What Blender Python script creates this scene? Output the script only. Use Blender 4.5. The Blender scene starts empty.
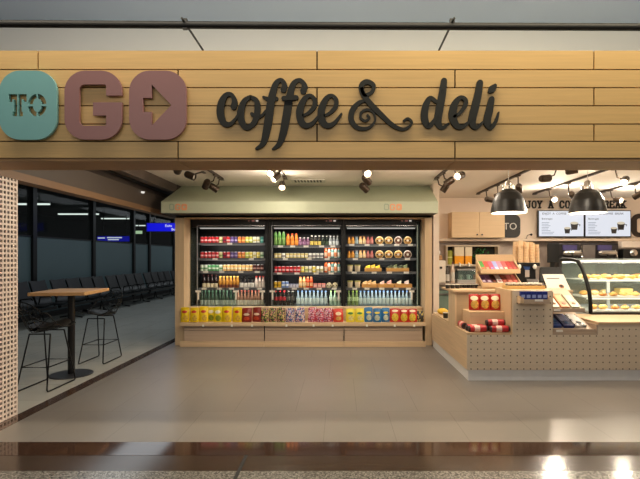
import bpy, math, random
from mathutils import Vector, Matrix
random.seed(7)
S = bpy.context.scene
COL = S.collection
PI = math.pi
F, CX, CY, EYE = 455.0, 340.0, 258.0, 1.5
def X(px, Y): return (px - CX) * Y / F
def Z(py, Y): return EYE - (py - CY) * Y / F

# ------------------------------------------------------------------ materials
def lin(c):
    r = []
    for v in c[:3]:
        v /= 255.0
        r.append(v / 12.92 if v <= 0.04045 else ((v + 0.055) / 1.055) ** 2.4)
    return (*r, 1.0)
MATS = {}
def base(name):
    m = bpy.data.materials.new(name); m.use_nodes = True
    nt = m.node_tree; b = nt.nodes['Principled BSDF']
    return m, nt, b
def M(rgb, rough=.5, metal=0., noise=.06, scale=12, spec=.5, trans=0., alpha=1.):
    k = (tuple(rgb), rough, metal, noise, scale, spec, trans, alpha)
    if k in MATS: return MATS[k]
    m, nt, b = base('surface'); N = nt.nodes.new; L = nt.links.new
    c = lin(rgb)
    tc = N('ShaderNodeTexCoord'); no = N('ShaderNodeTexNoise'); no.inputs['Scale'].default_value = scale
    mx = N('ShaderNodeMix'); mx.data_type = 'RGBA'
    mx.inputs[6].default_value = tuple(v * (1 - noise) for v in c[:3]) + (1,)
    mx.inputs[7].default_value = tuple(min(1, v * (1 + noise)) for v in c[:3]) + (1,)
    L(tc.outputs['Object'], no.inputs['Vector']); L(no.outputs['Fac'], mx.inputs[0]); L(mx.outputs[2], b.inputs['Base Color'])
    b.inputs['Roughness'].default_value = rough; b.inputs['Metallic'].default_value = metal
    b.inputs['Specular IOR Level'].default_value = spec
    b.inputs['Transmission Weight'].default_value = trans; b.inputs['Alpha'].default_value = alpha
    MATS[k] = m; return m
def EM(rgb, strength):
    k = ('em', tuple(rgb), strength)
    if k in MATS: return MATS[k]
    m, nt, b = base('glowing'); b.inputs['Base Color'].default_value = (.01, .01, .01, 1); b.inputs['Roughness'].default_value = .4
    b.inputs['Emission Color'].default_value = lin(rgb); b.inputs['Emission Strength'].default_value = strength
    MATS[k] = m; return m
def WOOD(rgb, dark=.82, axis='X', rough=.5, scale=1.0, spec=.35):
    k = ('wood', tuple(rgb), dark, axis, rough, scale)
    if k in MATS: return MATS[k]
    m, nt, b = base('wood'); N = nt.nodes.new; L = nt.links.new
    c = lin(rgb)
    tc = N('ShaderNodeTexCoord'); mp = N('ShaderNodeMapping')
    sc = {'X': (1.2, 20, 38), 'Y': (20, 1.2, 38), 'Z': (38, 20, 1.2)}[axis]
    mp.inputs['Scale'].default_value = tuple(v * scale for v in sc)
    no = N('ShaderNodeTexNoise'); no.inputs['Scale'].default_value = 1; no.inputs['Detail'].default_value = 4; no.inputs['Roughness'].default_value = .6
    rp = N('ShaderNodeValToRGB'); rp.color_ramp.elements[0].position = .3; rp.color_ramp.elements[1].position = .68
    rp.color_ramp.elements[0].color = tuple(v * dark for v in c[:3]) + (1,); rp.color_ramp.elements[1].color = c
    L(tc.outputs['Object'], mp.inputs['Vector']); L(mp.outputs[0], no.inputs['Vector']); L(no.outputs['Fac'], rp.inputs[0]); L(rp.outputs[0], b.inputs['Base Color'])
    b.inputs['Roughness'].default_value = rough; b.inputs['Specular IOR Level'].default_value = spec
    MATS[k] = m; return m
def TILE(c1, mortar, w, h, off, loc, rough=.3, msize=.004, noise=.08, spec=.5):
    m, nt, b = base('tiles'); N = nt.nodes.new; L = nt.links.new
    ge = N('ShaderNodeNewGeometry'); mp = N('ShaderNodeMapping'); mp.inputs['Location'].default_value = loc
    br = N('ShaderNodeTexBrick'); br.inputs['Scale'].default_value = 1; br.inputs['Brick Width'].default_value = w; br.inputs['Row Height'].default_value = h
    br.inputs['Mortar Size'].default_value = msize; br.offset = off; br.inputs['Mortar Smooth'].default_value = .1
    a = lin(c1); br.inputs['Color1'].default_value = a; br.inputs['Color2'].default_value = tuple(v * .94 for v in a[:3]) + (1,)
    br.inputs['Mortar'].default_value = lin(mortar)
    no = N('ShaderNodeTexNoise'); no.inputs['Scale'].default_value = 2.2; no.inputs['Detail'].default_value = 5
    mr = N('ShaderNodeMapRange'); mr.inputs[3].default_value = 1 - noise; mr.inputs[4].default_value = 1 + noise
    mx = N('ShaderNodeMix'); mx.data_type = 'RGBA'; mx.blend_type = 'MULTIPLY'; mx.inputs[0].default_value = 1
    L(ge.outputs['Position'], mp.inputs[0]); L(mp.outputs[0], br.inputs['Vector']); L(ge.outputs['Position'], no.inputs['Vector'])
    L(no.outputs['Fac'], mr.inputs[0]); L(br.outputs['Color'], mx.inputs[6]); L(mr.outputs[0], mx.inputs[7]); L(mx.outputs[2], b.inputs['Base Color'])
    b.inputs['Roughness'].default_value = rough; b.inputs['Specular IOR Level'].default_value = spec
    return m
def SPECKLE(c1, c2, c3, scale, rough):
    m, nt, b = base('speckled_stone'); N = nt.nodes.new; L = nt.links.new
    ge = N('ShaderNodeNewGeometry'); vo = N('ShaderNodeTexVoronoi'); vo.inputs['Scale'].default_value = scale
    sp = N('ShaderNodeSeparateColor'); rp = N('ShaderNodeValToRGB'); rp.color_ramp.interpolation = 'CONSTANT'
    e = rp.color_ramp.elements; e[0].color = lin(c1); e[1].position = .55; e[1].color = lin(c2); q = e.new(.85); q.color = lin(c3)
    L(ge.outputs['Position'], vo.inputs['Vector']); L(vo.outputs['Color'], sp.inputs[0]); L(sp.outputs[0], rp.inputs[0]); L(rp.outputs[0], b.inputs['Base Color'])
    b.inputs['Roughness'].default_value = rough
    return m
def PERF(rgb, hole, pitch, r, off):
    """laminate board pierced by a regular grid of small holes"""
    m, nt, b = base('perforated_board'); N = nt.nodes.new; L = nt.links.new
    ge = N('ShaderNodeNewGeometry'); sx = N('ShaderNodeSeparateXYZ'); L(ge.outputs['Position'], sx.inputs[0])
    outs = []
    for i, o in ((0, off[0]), (2, off[1])):
        a = N('ShaderNodeMath'); a.operation = 'ADD'; a.inputs[1].default_value = -o
        w = N('ShaderNodeMath'); w.operation = 'WRAP'; w.inputs[1].default_value = pitch / 2; w.inputs[2].default_value = -pitch / 2
        p = N('ShaderNodeMath'); p.operation = 'POWER'; p.inputs[1].default_value = 2
        L(sx.outputs[i], a.inputs[0]); L(a.outputs[0], w.inputs[0]); L(w.outputs[0], p.inputs[0]); outs.append(p)
    s = N('ShaderNodeMath'); s.operation = 'ADD'; L(outs[0].outputs[0], s.inputs[0]); L(outs[1].outputs[0], s.inputs[1])
    g = N('ShaderNodeMath'); g.operation = 'LESS_THAN'; g.inputs[1].default_value = r * r; L(s.outputs[0], g.inputs[0])
    mp = N('ShaderNodeMapping'); mp.inputs['Scale'].default_value = (1.5, 20, 40); L(ge.outputs['Position'], mp.inputs[0])
    no = N('ShaderNodeTexNoise'); no.inputs['Scale'].default_value = 1; L(mp.outputs[0], no.inputs['Vector'])
    rp = N('ShaderNodeValToRGB'); c = lin(rgb); rp.color_ramp.elements[0].color = tuple(v * .86 for v in c[:3]) + (1,); rp.color_ramp.elements[1].color = c
    L(no.outputs['Fac'], rp.inputs[0])
    mx = N('ShaderNodeMix'); mx.data_type = 'RGBA'; mx.inputs[7].default_value = lin(hole)
    L(g.outputs[0], mx.inputs[0]); L(rp.outputs[0], mx.inputs[6]); L(mx.outputs[2], b.inputs['Base Color']); b.inputs['Roughness'].default_value = .5
    return m
def MARBLE(rgb, vein):
    m, nt, b = base('marble'); N = nt.nodes.new; L = nt.links.new
    ge = N('ShaderNodeNewGeometry'); no = N('ShaderNodeTexNoise'); no.inputs['Scale'].default_value = 1.6; no.inputs['Detail'].default_value = 6; no.inputs['Distortion'].default_value = 1.2
    rp = N('ShaderNodeValToRGB'); rp.color_ramp.elements[0].position = .38; rp.color_ramp.elements[0].color = lin(vein); rp.color_ramp.elements[1].position = .62; rp.color_ramp.elements[1].color = lin(rgb)
    L(ge.outputs['Position'], no.inputs['Vector']); L(no.outputs['Fac'], rp.inputs[0]); L(rp.outputs[0], b.inputs['Base Color']); b.inputs['Roughness'].default_value = .3
    return m
def BAG(rgb, logo, pic, lc=(0, .165), lr=(.045, .026), pc=(.01, .07), pr=(.05, .04)):
    """foil bag: printed oval near the top and a printed picture below (object coordinates)"""
    m, nt, b = base('printed_foil'); N = nt.nodes.new; L = nt.links.new
    tc = N('ShaderNodeTexCoord'); sx = N('ShaderNodeSeparateXYZ'); L(tc.outputs['Object'], sx.inputs[0])
    def ell(c, r):
        o = []
        for i, cc, rr in ((0, c[0], r[0]), (2, c[1], r[1])):
            a = N('ShaderNodeMath'); a.operation = 'SUBTRACT'; a.inputs[1].default_value = cc; L(sx.outputs[i], a.inputs[0])
            d = N('ShaderNodeMath'); d.operation = 'DIVIDE'; d.inputs[1].default_value = rr; L(a.outputs[0], d.inputs[0])
            p = N('ShaderNodeMath'); p.operation = 'POWER'; p.inputs[1].default_value = 2; L(d.outputs[0], p.inputs[0]); o.append(p)
        s = N('ShaderNodeMath'); s.operation = 'ADD'; L(o[0].outputs[0], s.inputs[0]); L(o[1].outputs[0], s.inputs[1])
        g = N('ShaderNodeMath'); g.operation = 'LESS_THAN'; g.inputs[1].default_value = 1; L(s.outputs[0], g.inputs[0]); return g
    vo = N('ShaderNodeTexVoronoi'); vo.inputs['Scale'].default_value = 45; L(tc.outputs['Object'], vo.inputs['Vector'])
    pm = N('ShaderNodeMix'); pm.data_type = 'RGBA'; pm.inputs[6].default_value = lin(pic); pm.inputs[7].default_value = tuple(v * .55 for v in lin(pic)[:3]) + (1,)
    sc = N('ShaderNodeSeparateColor'); L(vo.outputs['Color'], sc.inputs[0]); L(sc.outputs[0], pm.inputs[0])
    m1 = N('ShaderNodeMix'); m1.data_type = 'RGBA'; m1.inputs[6].default_value = lin(rgb); L(pm.outputs[2], m1.inputs[7]); L(ell(pc, pr).outputs[0], m1.inputs[0])
    m2 = N('ShaderNodeMix'); m2.data_type = 'RGBA'; m2.inputs[7].default_value = lin(logo); L(m1.outputs[2], m2.inputs[6]); L(ell(lc, lr).outputs[0], m2.inputs[0])
    L(m2.outputs[2], b.inputs['Base Color']); b.inputs['Roughness'].default_value = .32
    no = N('ShaderNodeTexNoise'); no.inputs['Scale'].default_value = 40; bu = N('ShaderNodeBump'); bu.inputs['Strength'].default_value = .35; bu.inputs['Distance'].default_value = .01
    L(tc.outputs['Object'], no.inputs['Vector']); L(no.outputs['Fac'], bu.inputs['Height']); L(bu.outputs[0], b.inputs['Normal'])
    return m
def MULTI(cols, scale=60):
    m, nt, b = base('printed_foil'); N = nt.nodes.new; L = nt.links.new
    tc = N('ShaderNodeTexCoord'); vo = N('ShaderNodeTexVoronoi'); vo.inputs['Scale'].default_value = scale
    sp = N('ShaderNodeSeparateColor'); rp = N('ShaderNodeValToRGB'); rp.color_ramp.interpolation = 'CONSTANT'
    e = rp.color_ramp.elements; e[0].color = lin(cols[0]); e[1].position = 1 / len(cols); e[1].color = lin(cols[1])
    for i in range(2, len(cols)):
        q = e.new(i / len(cols)); q.color = lin(cols[i])
    L(tc.outputs['Object'], vo.inputs['Vector']); L(vo.outputs['Color'], sp.inputs[0]); L(sp.outputs[0], rp.inputs[0]); L(rp.outputs[0], b.inputs['Base Color']); b.inputs['Roughness'].default_value = .4
    return m
def GLASS(tint=(235, 245, 242), refl=.08, opac=.04):
    k = ('glass', tint, refl, opac)
    if k in MATS: return MATS[k]
    m, nt, b = base('clear_glass'); N = nt.nodes.new; L = nt.links.new
    nt.nodes.remove(b); out = nt.nodes['Material Output']
    tr = N('ShaderNodeBsdfTransparent'); tr.inputs[0].default_value = lin(tint)
    gl = N('ShaderNodeBsdfGlossy'); gl.inputs['Roughness'].default_value = .02
    df = N('ShaderNodeBsdfDiffuse'); df.inputs[0].default_value = lin(tint)
    fr = N('ShaderNodeFresnel'); fr.inputs[0].default_value = 1.45
    a = N('ShaderNodeMixShader'); c = N('ShaderNodeMixShader'); c.inputs[0].default_value = opac
    ge = N('ShaderNodeNewGeometry'); iv = N('ShaderNodeMath'); iv.operation = 'SUBTRACT'; iv.inputs[0].default_value = 1; L(ge.outputs['Backfacing'], iv.inputs[1])
    ml = N('ShaderNodeMath'); ml.operation = 'MULTIPLY'; sc2 = N('ShaderNodeMath'); sc2.operation = 'MULTIPLY'; sc2.inputs[1].default_value = refl * 10; L(fr.outputs[0], sc2.inputs[0]); L(sc2.outputs[0], ml.inputs[0]); L(iv.outputs[0], ml.inputs[1])
    L(ml.outputs[0], a.inputs[0]); L(tr.outputs[0], a.inputs[1]); L(gl.outputs[0], a.inputs[2])
    L(a.outputs[0], c.inputs[1]); L(df.outputs[0], c.inputs[2]); L(c.outputs[0], out.inputs[0])
    MATS[k] = m; return m

# ------------------------------------------------------------------ mesh builder
class MB:
    def __init__(s): s.v = []; s.f = []; s.mi = []; s.sm = []; s.mats = []; s.T = Matrix.Identity(4)
    def m(s, mat):
        if mat not in s.mats: s.mats.append(mat)
        return s.mats.index(mat)
    def add(s, vs, fs, mat, smooth=False):
        o = len(s.v); k = s.m(mat)
        s.v += [s.T @ Vector(p) for p in vs]
        for f in fs: s.f.append([i + o for i in f]); s.mi.append(k); s.sm.append(smooth)
        return s
    def box(s, x0, x1, y0, y1, z0, z1, mat):
        x0, x1 = min(x0, x1), max(x0, x1); y0, y1 = min(y0, y1), max(y0, y1); z0, z1 = min(z0, z1), max(z0, z1)
        v = [(x0, y0, z0), (x1, y0, z0), (x1, y1, z0), (x0, y1, z0), (x0, y0, z1), (x1, y0, z1), (x1, y1, z1), (x0, y1, z1)]
        return s.add(v, [(0, 3, 2, 1), (4, 5, 6, 7), (0, 1, 5, 4), (1, 2, 6, 5), (2, 3, 7, 6), (3, 0, 4, 7)], mat)
    def hexa(s, v, mat):
        return s.add(v, [(0, 3, 2, 1), (4, 5, 6, 7), (0, 1, 5, 4), (1, 2, 6, 5), (2, 3, 7, 6), (3, 0, 4, 7)], mat)
    def tube(s, pts, r, mat, n=8, caps=True, closed=False):
        pts = [Vector(p) for p in pts]; N = len(pts); vs = []
        prev = None
        for i, p in enumerate(pts):
            if closed: t = pts[(i + 1) % N] - pts[i - 1]
            else: t = pts[min(i + 1, N - 1)] - pts[max(i - 1, 0)]
            t.normalize()
            if prev is None:
                a = Vector((0, 0, 1)) if abs(t.z) < .9 else Vector((1, 0, 0))
                u = t.cross(a).normalized()
            else:
                u = prev - t * prev.dot(t)
                u = u.normalized() if u.length > 1e-6 else t.orthogonal().normalized()
            prev = u; w = t.cross(u)
            rr = r[i] if isinstance(r, (list, tuple)) else r
            for k in range(n):
                a = 2 * PI * k / n; vs.append(p + u * (math.cos(a) * rr) + w * (math.sin(a) * rr))
        fs = []
        for i in range(N if closed else N - 1):
            j = (i + 1) % N
            for k in range(n): fs.append((i * n + k, i * n + (k + 1) % n, j * n + (k + 1) % n, j * n + k))
        s.add(vs, fs, mat, True)
        if caps and not closed:
            s.add(vs[:n], [tuple(range(n))[::-1]], mat); s.add(vs[-n:], [tuple(range(n))], mat)
        return s
    def lathe(s, prof, c, n=16, mat=None, ax=None):
        """prof: list of (r, z[, material]); a material on a point starts a new band there"""
        mt = mat; base_ = Vector(c); R = Matrix.Identity(3) if ax is None else Vector(ax).to_track_quat('Z', 'Y').to_matrix()
        def ring(r, z): return [base_ + R @ Vector((math.cos(2 * PI * k / n) * r, math.sin(2 * PI * k / n) * r, z)) for k in range(n)]
        for i in range(len(prof) - 1):
            if len(prof[i]) > 2: mt = prof[i][2]
            (r0, z0), (r1, z1) = prof[i][:2], prof[i + 1][:2]
            if r0 < 1e-5: s.add([base_ + R @ Vector((0, 0, z0))] + ring(r1, z1), [(0, 1 + (k + 1) % n, 1 + k) for k in range(n)], mt, True)
            elif r1 < 1e-5: s.add(ring(r0, z0) + [base_ + R @ Vector((0, 0, z1))], [(k, (k + 1) % n, n) for k in range(n)], mt, True)
            else: s.add(ring(r0, z0) + ring(r1, z1), [(k, (k + 1) % n, n + (k + 1) % n, n + k) for k in range(n)], mt, True)
        return s
    def ball(s, c, r, mat, sx=1, sy=1, sz=1, n=12, m=7, lump=0, seed=0):
        rnd = random.Random(seed); c = Vector(c); vs = [c + Vector((0, 0, -r * sz))]
        for i in range(1, m):
            a = PI * i / m - PI / 2
            for k in range(n):
                q = r * (1 + lump * (rnd.random() - .5)); b = 2 * PI * k / n
                vs.append(c + Vector((math.cos(b) * math.cos(a) * q * sx, math.sin(b) * math.cos(a) * q * sy, math.sin(a) * q * sz)))
        vs.append(c + Vector((0, 0, r * sz))); fs = [(0, 1 + (k + 1) % n, 1 + k) for k in range(n)]
        for i in range(m - 2):
            o = 1 + i * n
            for k in range(n): fs.append((o + k, o + (k + 1) % n, o + n + (k + 1) % n, o + n + k))
        o = 1 + (m - 2) * n; fs += [(o + k, o + (k + 1) % n, len(vs) - 1) for k in range(n)]
        return s.add(vs, fs, mat, True)
    def grid(s, P, mat, smooth=True, flip=False):
        R, Cc = len(P), len(P[0]); vs = [p for r in P for p in r]; fs = []
        for i in range(R - 1):
            for j in range(Cc - 1):
                f = (i * Cc + j, i * Cc + j + 1, (i + 1) * Cc + j + 1, (i + 1) * Cc + j); fs.append(f[::-1] if flip else f)
        return s.add(vs, fs, mat, smooth)
    def build(s, name, parent=None, bevel=0, local=False, origin=None):
        vs = s.v
        if parent is None or not local:
            if parent is not None: o = WL[parent.name]
            elif origin is not None: o = Vector(origin)
            else:
                o = Vector([(min(p[i] for p in vs) + max(p[i] for p in vs)) / 2 for i in range(3)]); o.z = min(p.z for p in vs)
        else: o = Vector((0, 0, 0))
        me = bpy.data.meshes.new(name); me.from_pydata([tuple(p - o) for p in vs], [], s.f)
        for mt in s.mats: me.materials.append(mt)
        me.polygons.foreach_set('material_index', s.mi); me.polygons.foreach_set('use_smooth', s.sm); me.update()
        ob = bpy.data.objects.new(name, me); COL.objects.link(ob)
        if parent is not None: ob.parent = parent; WL[ob.name] = o if not local else WL.get(parent.name, Vector())
        else: ob.location = o; WL[ob.name] = o
        if bevel:
            b = ob.modifiers.new('bevel', 'BEVEL'); b.width = bevel; b.segments = 2; b.limit_method = 'ANGLE'
        return ob
WL = {}
def tag(o, label=None, cat=None, group=None, kind=None):
    if label: o['label'] = label
    if cat: o['category'] = cat
    if group: o['group'] = group
    if kind: o['kind'] = kind
    return o
def thing(name, label, cat, loc, group=None, rz=0):
    o = bpy.data.objects.new(name, None); COL.objects.link(o); o.location = loc; o.rotation_euler = (0, 0, rz)
    o.empty_display_size = .1; WL[o.name] = Vector(loc); return tag(o, label, cat, group)
def struct(mb, name, parent=None, bevel=0):
    o = mb.build(name, parent, bevel)
    if parent is None: o['kind'] = 'structure'
    return o
def copy_tree(o, parent=None):
    c = o.copy(); COL.objects.link(c)
    if parent is not None: c.parent = parent
    for ch in o.children: copy_tree(ch, c)
    return c
def B(x0, x1, y0, y1, z0, z1, mat): return MB().box(x0, x1, y0, y1, z0, z1, mat)
ORD = ['first', 'second', 'third', 'fourth', 'fifth', 'sixth', 'seventh', 'eighth', 'ninth', 'tenth', 'eleventh', 'twelfth', 'thirteenth', 'fourteenth', 'fifteenth', 'sixteenth', 'seventeenth', 'eighteenth', 'nineteenth', 'twentieth', 'twenty-first', 'twenty-second']

def from_curve(crv, mat):
    """evaluate a curve/text lying in XY and stand it up in XZ, facing -Y"""
    o = bpy.data.objects.new('tmp', crv); COL.objects.link(o)
    dg = bpy.context.evaluated_depsgraph_get(); dg.update()
    me = bpy.data.meshes.new_from_object(o.evaluated_get(dg))
    mb = MB(); mb.add([(v.co.x, -v.co.z, v.co.y) for v in me.vertices], [tuple(p.vertices) for p in me.polygons], mat)
    bpy.data.objects.remove(o); bpy.data.meshes.remove(me); bpy.data.curves.remove(crv)
    return mb
def shape(polys, depth, mat, y):
    c = bpy.data.curves.new('shape', 'CURVE'); c.dimensions = '2D'; c.fill_mode = 'BOTH'; c.extrude = depth / 2
    for p in polys:
        s = c.splines.new('POLY'); s.points.add(len(p) - 1); s.use_cyclic_u = True
        for i, q in enumerate(p): s.points[i].co = (q[0], q[1], 0, 1)
    mb = from_curve(c, mat)
    mb.v = [Vector((p.x, p.y + y, p.z)) for p in mb.v]
    return mb
def text(body, x, y, z, size, mat, depth=.002, sx=1.0, align='LEFT'):
    c = bpy.data.curves.new('text', 'FONT'); c.body = body; c.size = size; c.extrude = depth / 2; c.align_x = align; c.resolution_u = 3
    mb = from_curve(c, mat)
    mb.v = [Vector((p.x * sx + x, p.y + y, p.z + z)) for p in mb.v]
    return mb
def rpoly(pts, n=8):
    """polygon with rounded corners: (x, y, radius)"""
    out = []; N = len(pts)
    for i in range(N):
        p = Vector(pts[i][:2]); r = pts[i][2] if len(pts[i]) > 2 else 0
        if r <= 0: out.append(tuple(p)); continue
        a = (Vector(pts[i - 1][:2]) - p).normalized(); b = (Vector(pts[(i + 1) % N][:2]) - p).normalized()
        p0, p2 = p + a * r, p + b * r
        c = p + a * r + b * r
        k0 = p0 - c; k2 = p2 - c
        for j in range(n + 1):
            t = j / n * PI / 2
            q = c + k0 * math.cos(t) + k2 * math.sin(t); out.append(tuple(q))
    return out
def spline(pts, sub=6):
    """Catmull-Rom through (x, y, w)"""
    P = [pts[0]] + list(pts) + [pts[-1]]; out = []
    for i in range(1, len(P) - 2):
        for j in range(sub):
            t = j / sub; q = []
            for k in range(3):
                a, b, c, d = P[i - 1][k], P[i][k], P[i + 1][k], P[i + 2][k]
                q.append(.5 * (2 * b + (c - a) * t + (2 * a - 5 * b + 4 * c - d) * t * t + (3 * b - a - 3 * c + d) * t ** 3))
            out.append(q)
    out.append(list(pts[-1])); return out
def ribbon(mb, pts, y0, y1, mat, sub=6, smooth=True):
    """brush stroke in XZ with varying width, given thickness y0..y1"""
    P = spline(pts, sub) if smooth else [list(p) for p in pts]
    L_, R_ = [], []
    for i, p in enumerate(P):
        a = Vector(P[max(i - 1, 0)][:2]); b = Vector(P[min(i + 1, len(P) - 1)][:2]); t = (b - a)
        t = t.normalized() if t.length > 1e-9 else Vector((1, 0)); nrm = Vector((-t.y, t.x)); q = Vector(p[:2])
        L_.append(q + nrm * p[2] / 2); R_.append(q - nrm * p[2] / 2)
    n = len(P); vs = []
    for i in range(n):
        for y in (y0, y1):
            vs.append((L_[i].x, y, L_[i].y)); vs.append((R_[i].x, y, R_[i].y))
    fs = []
    for i in range(n - 1):
        a, b = 4 * i, 4 * i + 4
        fs += [(a, a + 1, b + 1, b), (a + 2, b + 2, b + 3, a + 3), (a, b, b + 2, a + 2), (a + 1, a + 3, b + 3, b + 1)]
    mb.add(vs, fs, mat)
    y0 += .0006; y1 -= .0003
    for p in (P[0], P[-1]):
        r = p[2] / 2; k = 10; c = [(p[0] + math.cos(2 * PI * i / k) * r, p[1] + math.sin(2 * PI * i / k) * r) for i in range(k)]
        mb.add([(x, y0, z) for x, z in c] + [(x, y1, z) for x, z in c], [tuple(range(k))[::-1], tuple(range(k, 2 * k))] + [(i, (i + 1) % k, k + (i + 1) % k, k + i) for i in range(k)], mat)
    return mb

# ------------------------------------------------------------------ palette
OAK = (222, 194, 156); PALE = (214, 184, 146)
oakX = WOOD(OAK); oakZ = WOOD(OAK, axis='Z'); oakY = WOOD(OAK, axis='Y'); paleX = WOOD(PALE, .9); paleZ = WOOD(PALE, .9, 'Z'); paleY = WOOD(PALE, .9, 'Y')
greyOak = WOOD((190, 168, 146), .88)
black = M((16, 16, 17), .45); blackm = M((20, 20, 21), .35, .2); charcoal = M((30, 31, 31), .6)
white = M((236, 232, 224), .6, noise=.02); steel = M((190, 190, 192), .28, 1.); chrome = M((215, 213, 210), .14, 1.); cream = M((238, 230, 208), .6, noise=.03)
bronze = M((72, 60, 50), .35, .8); rubber = M((14, 14, 14), .8)
EXEC_HOOK = None

# ================================================================== SETTING
FY = 3.71           # front edge of the shop floor and fascia
CZ = 2.78           # shop ceiling
shop_floor = TILE((126, 120, 113), (98, 92, 86), .6, 1.2, .5, (-.164, -4.45 + 1.2, 0), .3, .0025)
# brick texture runs rows along Y: swap by using width .6 in X
struct(B(-2.95, 7.3, FY, 9.8, -.1, 0, shop_floor), 'floor')
corr_floor = TILE((190, 190, 182), (140, 138, 130), .6, .6, 0, (0, 0, 0), .16, .003)
struct(B(-14, -3.09, FY, 34, -.1, 0, corr_floor), 'floor_corridor')
brown_stone = M((74, 56, 46), .12, noise=.22, scale=40)
struct(B(-3.09, -2.95, FY, 34, -.1, .001, brown_stone), 'trim_1')
struct(B(-14, 9, 3.46, FY, -.1, .0, SPECKLE((62, 43, 34), (50, 35, 28), (78, 58, 46), 260, .08)), 'trim_2')
struct(B(-14, 8, 3.205, 3.455, -.1, .0, SPECKLE((64, 50, 40), (54, 42, 34), (74, 60, 49), 260, .16)), 'trim_3')
struct(B(-14, 8, 3.455, 3.46, -.1, -.002, rubber), 'trim_4')
tz = MB(); tm = SPECKLE((104, 100, 94), (140, 135, 128), (70, 66, 64), 110, .16)
tz.box(-14, -.725, -5, 3.205, -.1, 0, tm); tz.box(-.70, 8, -5, 3.205, -.1, 0, tm)
struct(tz, 'floor_terrazzo')
struct(B(-.725, -.70, -5, 3.46, -.1, .0012, rubber), 'trim_5')

ceil_m = M((238, 228, 214), .8, noise=.02, scale=3)
struct(B(-2.85, 7.3, 4.1, 9.8, CZ, CZ + .1, ceil_m), 'ceiling')
wall_m = M((232, 214, 196), .7, noise=.03, scale=4)
struct(B(1.70, 7.3, 9.7, 9.8, 0, CZ, wall_m), 'wall_kitchen')
struct(B(-2.85, 1.60, 8.75, 8.85, 0, CZ, wall_m), 'wall_back')
struct(B(1.60, 1.70, 7.8, 9.8, 0, CZ, wall_m), 'wall_partition')
struct(B(7.2, 7.3, FY, 9.7, 0, CZ, wall_m), 'wall_right')
struct(B(-2.87, -2.84, 7.95, 8.75, 0, CZ, M((60, 52, 46), .6)), 'wall_left')
struct(B(1.71, 7.19, 9.68, 9.70, .95, 1.86, MARBLE((196, 180, 168), (158, 142, 132))), 'wall_backsplash')
# ceiling vent
v = thing('ceiling_vent', 'white slotted air vent set in the shop ceiling above the coolers', 'vent', (X(308, 7.5), 7.5, CZ - .012))
vb = MB(); vb.box(X(291, 7.5), X(325, 7.5), 7.38, 7.68, CZ - .012, CZ - .001, M((214, 208, 196), .6)); vb.build('frame', v)
vs = MB()
for i in range(9):
    x = X(294.5, 7.5) + i * .052
    vs.box(x, x + .03, 7.42, 7.62, CZ - .0135, CZ - .0121, M((70, 66, 60), .6))
vs.build('slots', v)
# hall beyond the fascia
struct(B(-14, 9, 5.9, 6.0, 2.95, 4.6, M((232, 230, 224), .7, noise=.03, scale=2)), 'wall_upper')
struct(B(-14, 9, -6, 5.9, 4.5, 4.6, M((172, 190, 214), .45, noise=.07, scale=.6)), 'ceiling_hall')
# side bulkhead with shutter tracks over the corridor opening
bulk = M((86, 74, 66), .6, noise=.05); dark_b = M((26, 23, 21), .7)
bk = MB(); bk.box(-2.98, -2.85, 4.1, 8.1, 2.64, CZ, bulk)
struct(bk, 'wall_bulkhead')
struct(B(-3.16, -2.98, 4.1, 8.7, 2.70, CZ, dark_b), 'ceiling_recess')
struct(MB().hexa([(-3.20, 4.1, 2.326), (-3.10, 4.1, 2.326), (-3.10, 8.7, 2.326), (-3.20, 8.7, 2.326), (-3.20, 4.1, 2.70), (-3.08, 4.1, 2.56), (-3.08, 8.7, 2.56), (-3.20, 8.7, 2.70)], M((74, 63, 55), .6)), 'wall_soffit')
struct(B(-3.24, -3.09, 3.72, 8.7, 2.25, 2.325, WOOD((128, 98, 70), .88, 'Y')), 'trim_6')
tr = thing('shutter_track', 'black curved shutter guide tracks in the recess above corridor opening', 'track', (-3.02, 4.2, 2.6))
for i, (dx, z) in enumerate(((-3.035, 2.66), (-3.01, 2.685))):
    MB().tube([(dx - .02 * math.sin(t / 10 * PI), 4.15 + t * .44, z - .03 * (t / 10) ** 2) for t in range(11)], .012, black, 6).build('rail', tr)
sp = thing('shutter_spotlight', 'tiny white round spotlight on the dark shutter housing', 'sensor', (-3.06, 6.9, 2.50))
MB().lathe([(0, 0), (.022, .004), (.028, .03), (0, .034)], (-3.055, 7.05, 2.5), 12, EM((255, 250, 240), .8)).build('lens', sp)  # small spotlight on the shutter housing, with a glowing lens

# corridor glazing
gz = thing('window_1', None, None, (-7.5, 18, 0)); gz['kind'] = 'structure'
mull_y = [8.3, 11.08, 13.76, 16.45, 17.8, 20.4, 23.1, 25.8, 28.5]
frame_m = M((13, 14, 14), .4)
fm = MB()
for y in mull_y: fm.box(-7.58, -7.42, y - .07, y + .07, 0, 3.55, frame_m)
fm.box(-7.57, -7.43, 8.3, 28.5, 0, .12, frame_m); fm.box(-7.55, -7.45, 8.3, 28.5, 2.02, 2.045, frame_m); fm.box(-7.57, -7.43, 8.3, 28.5, 3.4, 3.55, frame_m)
fm.build('window_frame', gz)
fr = M((92, 112, 116), .42, noise=.04, scale=2); cl = GLASS((226, 232, 230), .03, .01)
for i in range(len(mull_y) - 1):
    a, b_ = mull_y[i] + .07, mull_y[i + 1] - .07
    B(-7.515, -7.485, a, b_, .12, 2.02, fr).build('frosted_pane', gz)
    B(-7.505, -7.495, a, b_, 2.045, 3.4, cl).build('clear_pane', gz)
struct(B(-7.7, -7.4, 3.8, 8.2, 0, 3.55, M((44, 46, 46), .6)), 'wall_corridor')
struct(B(-14.2, -3.24, 5.95, 34, 3.55, 3.65, M((40, 40, 40), .8)), 'ceiling_corridor')
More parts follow.
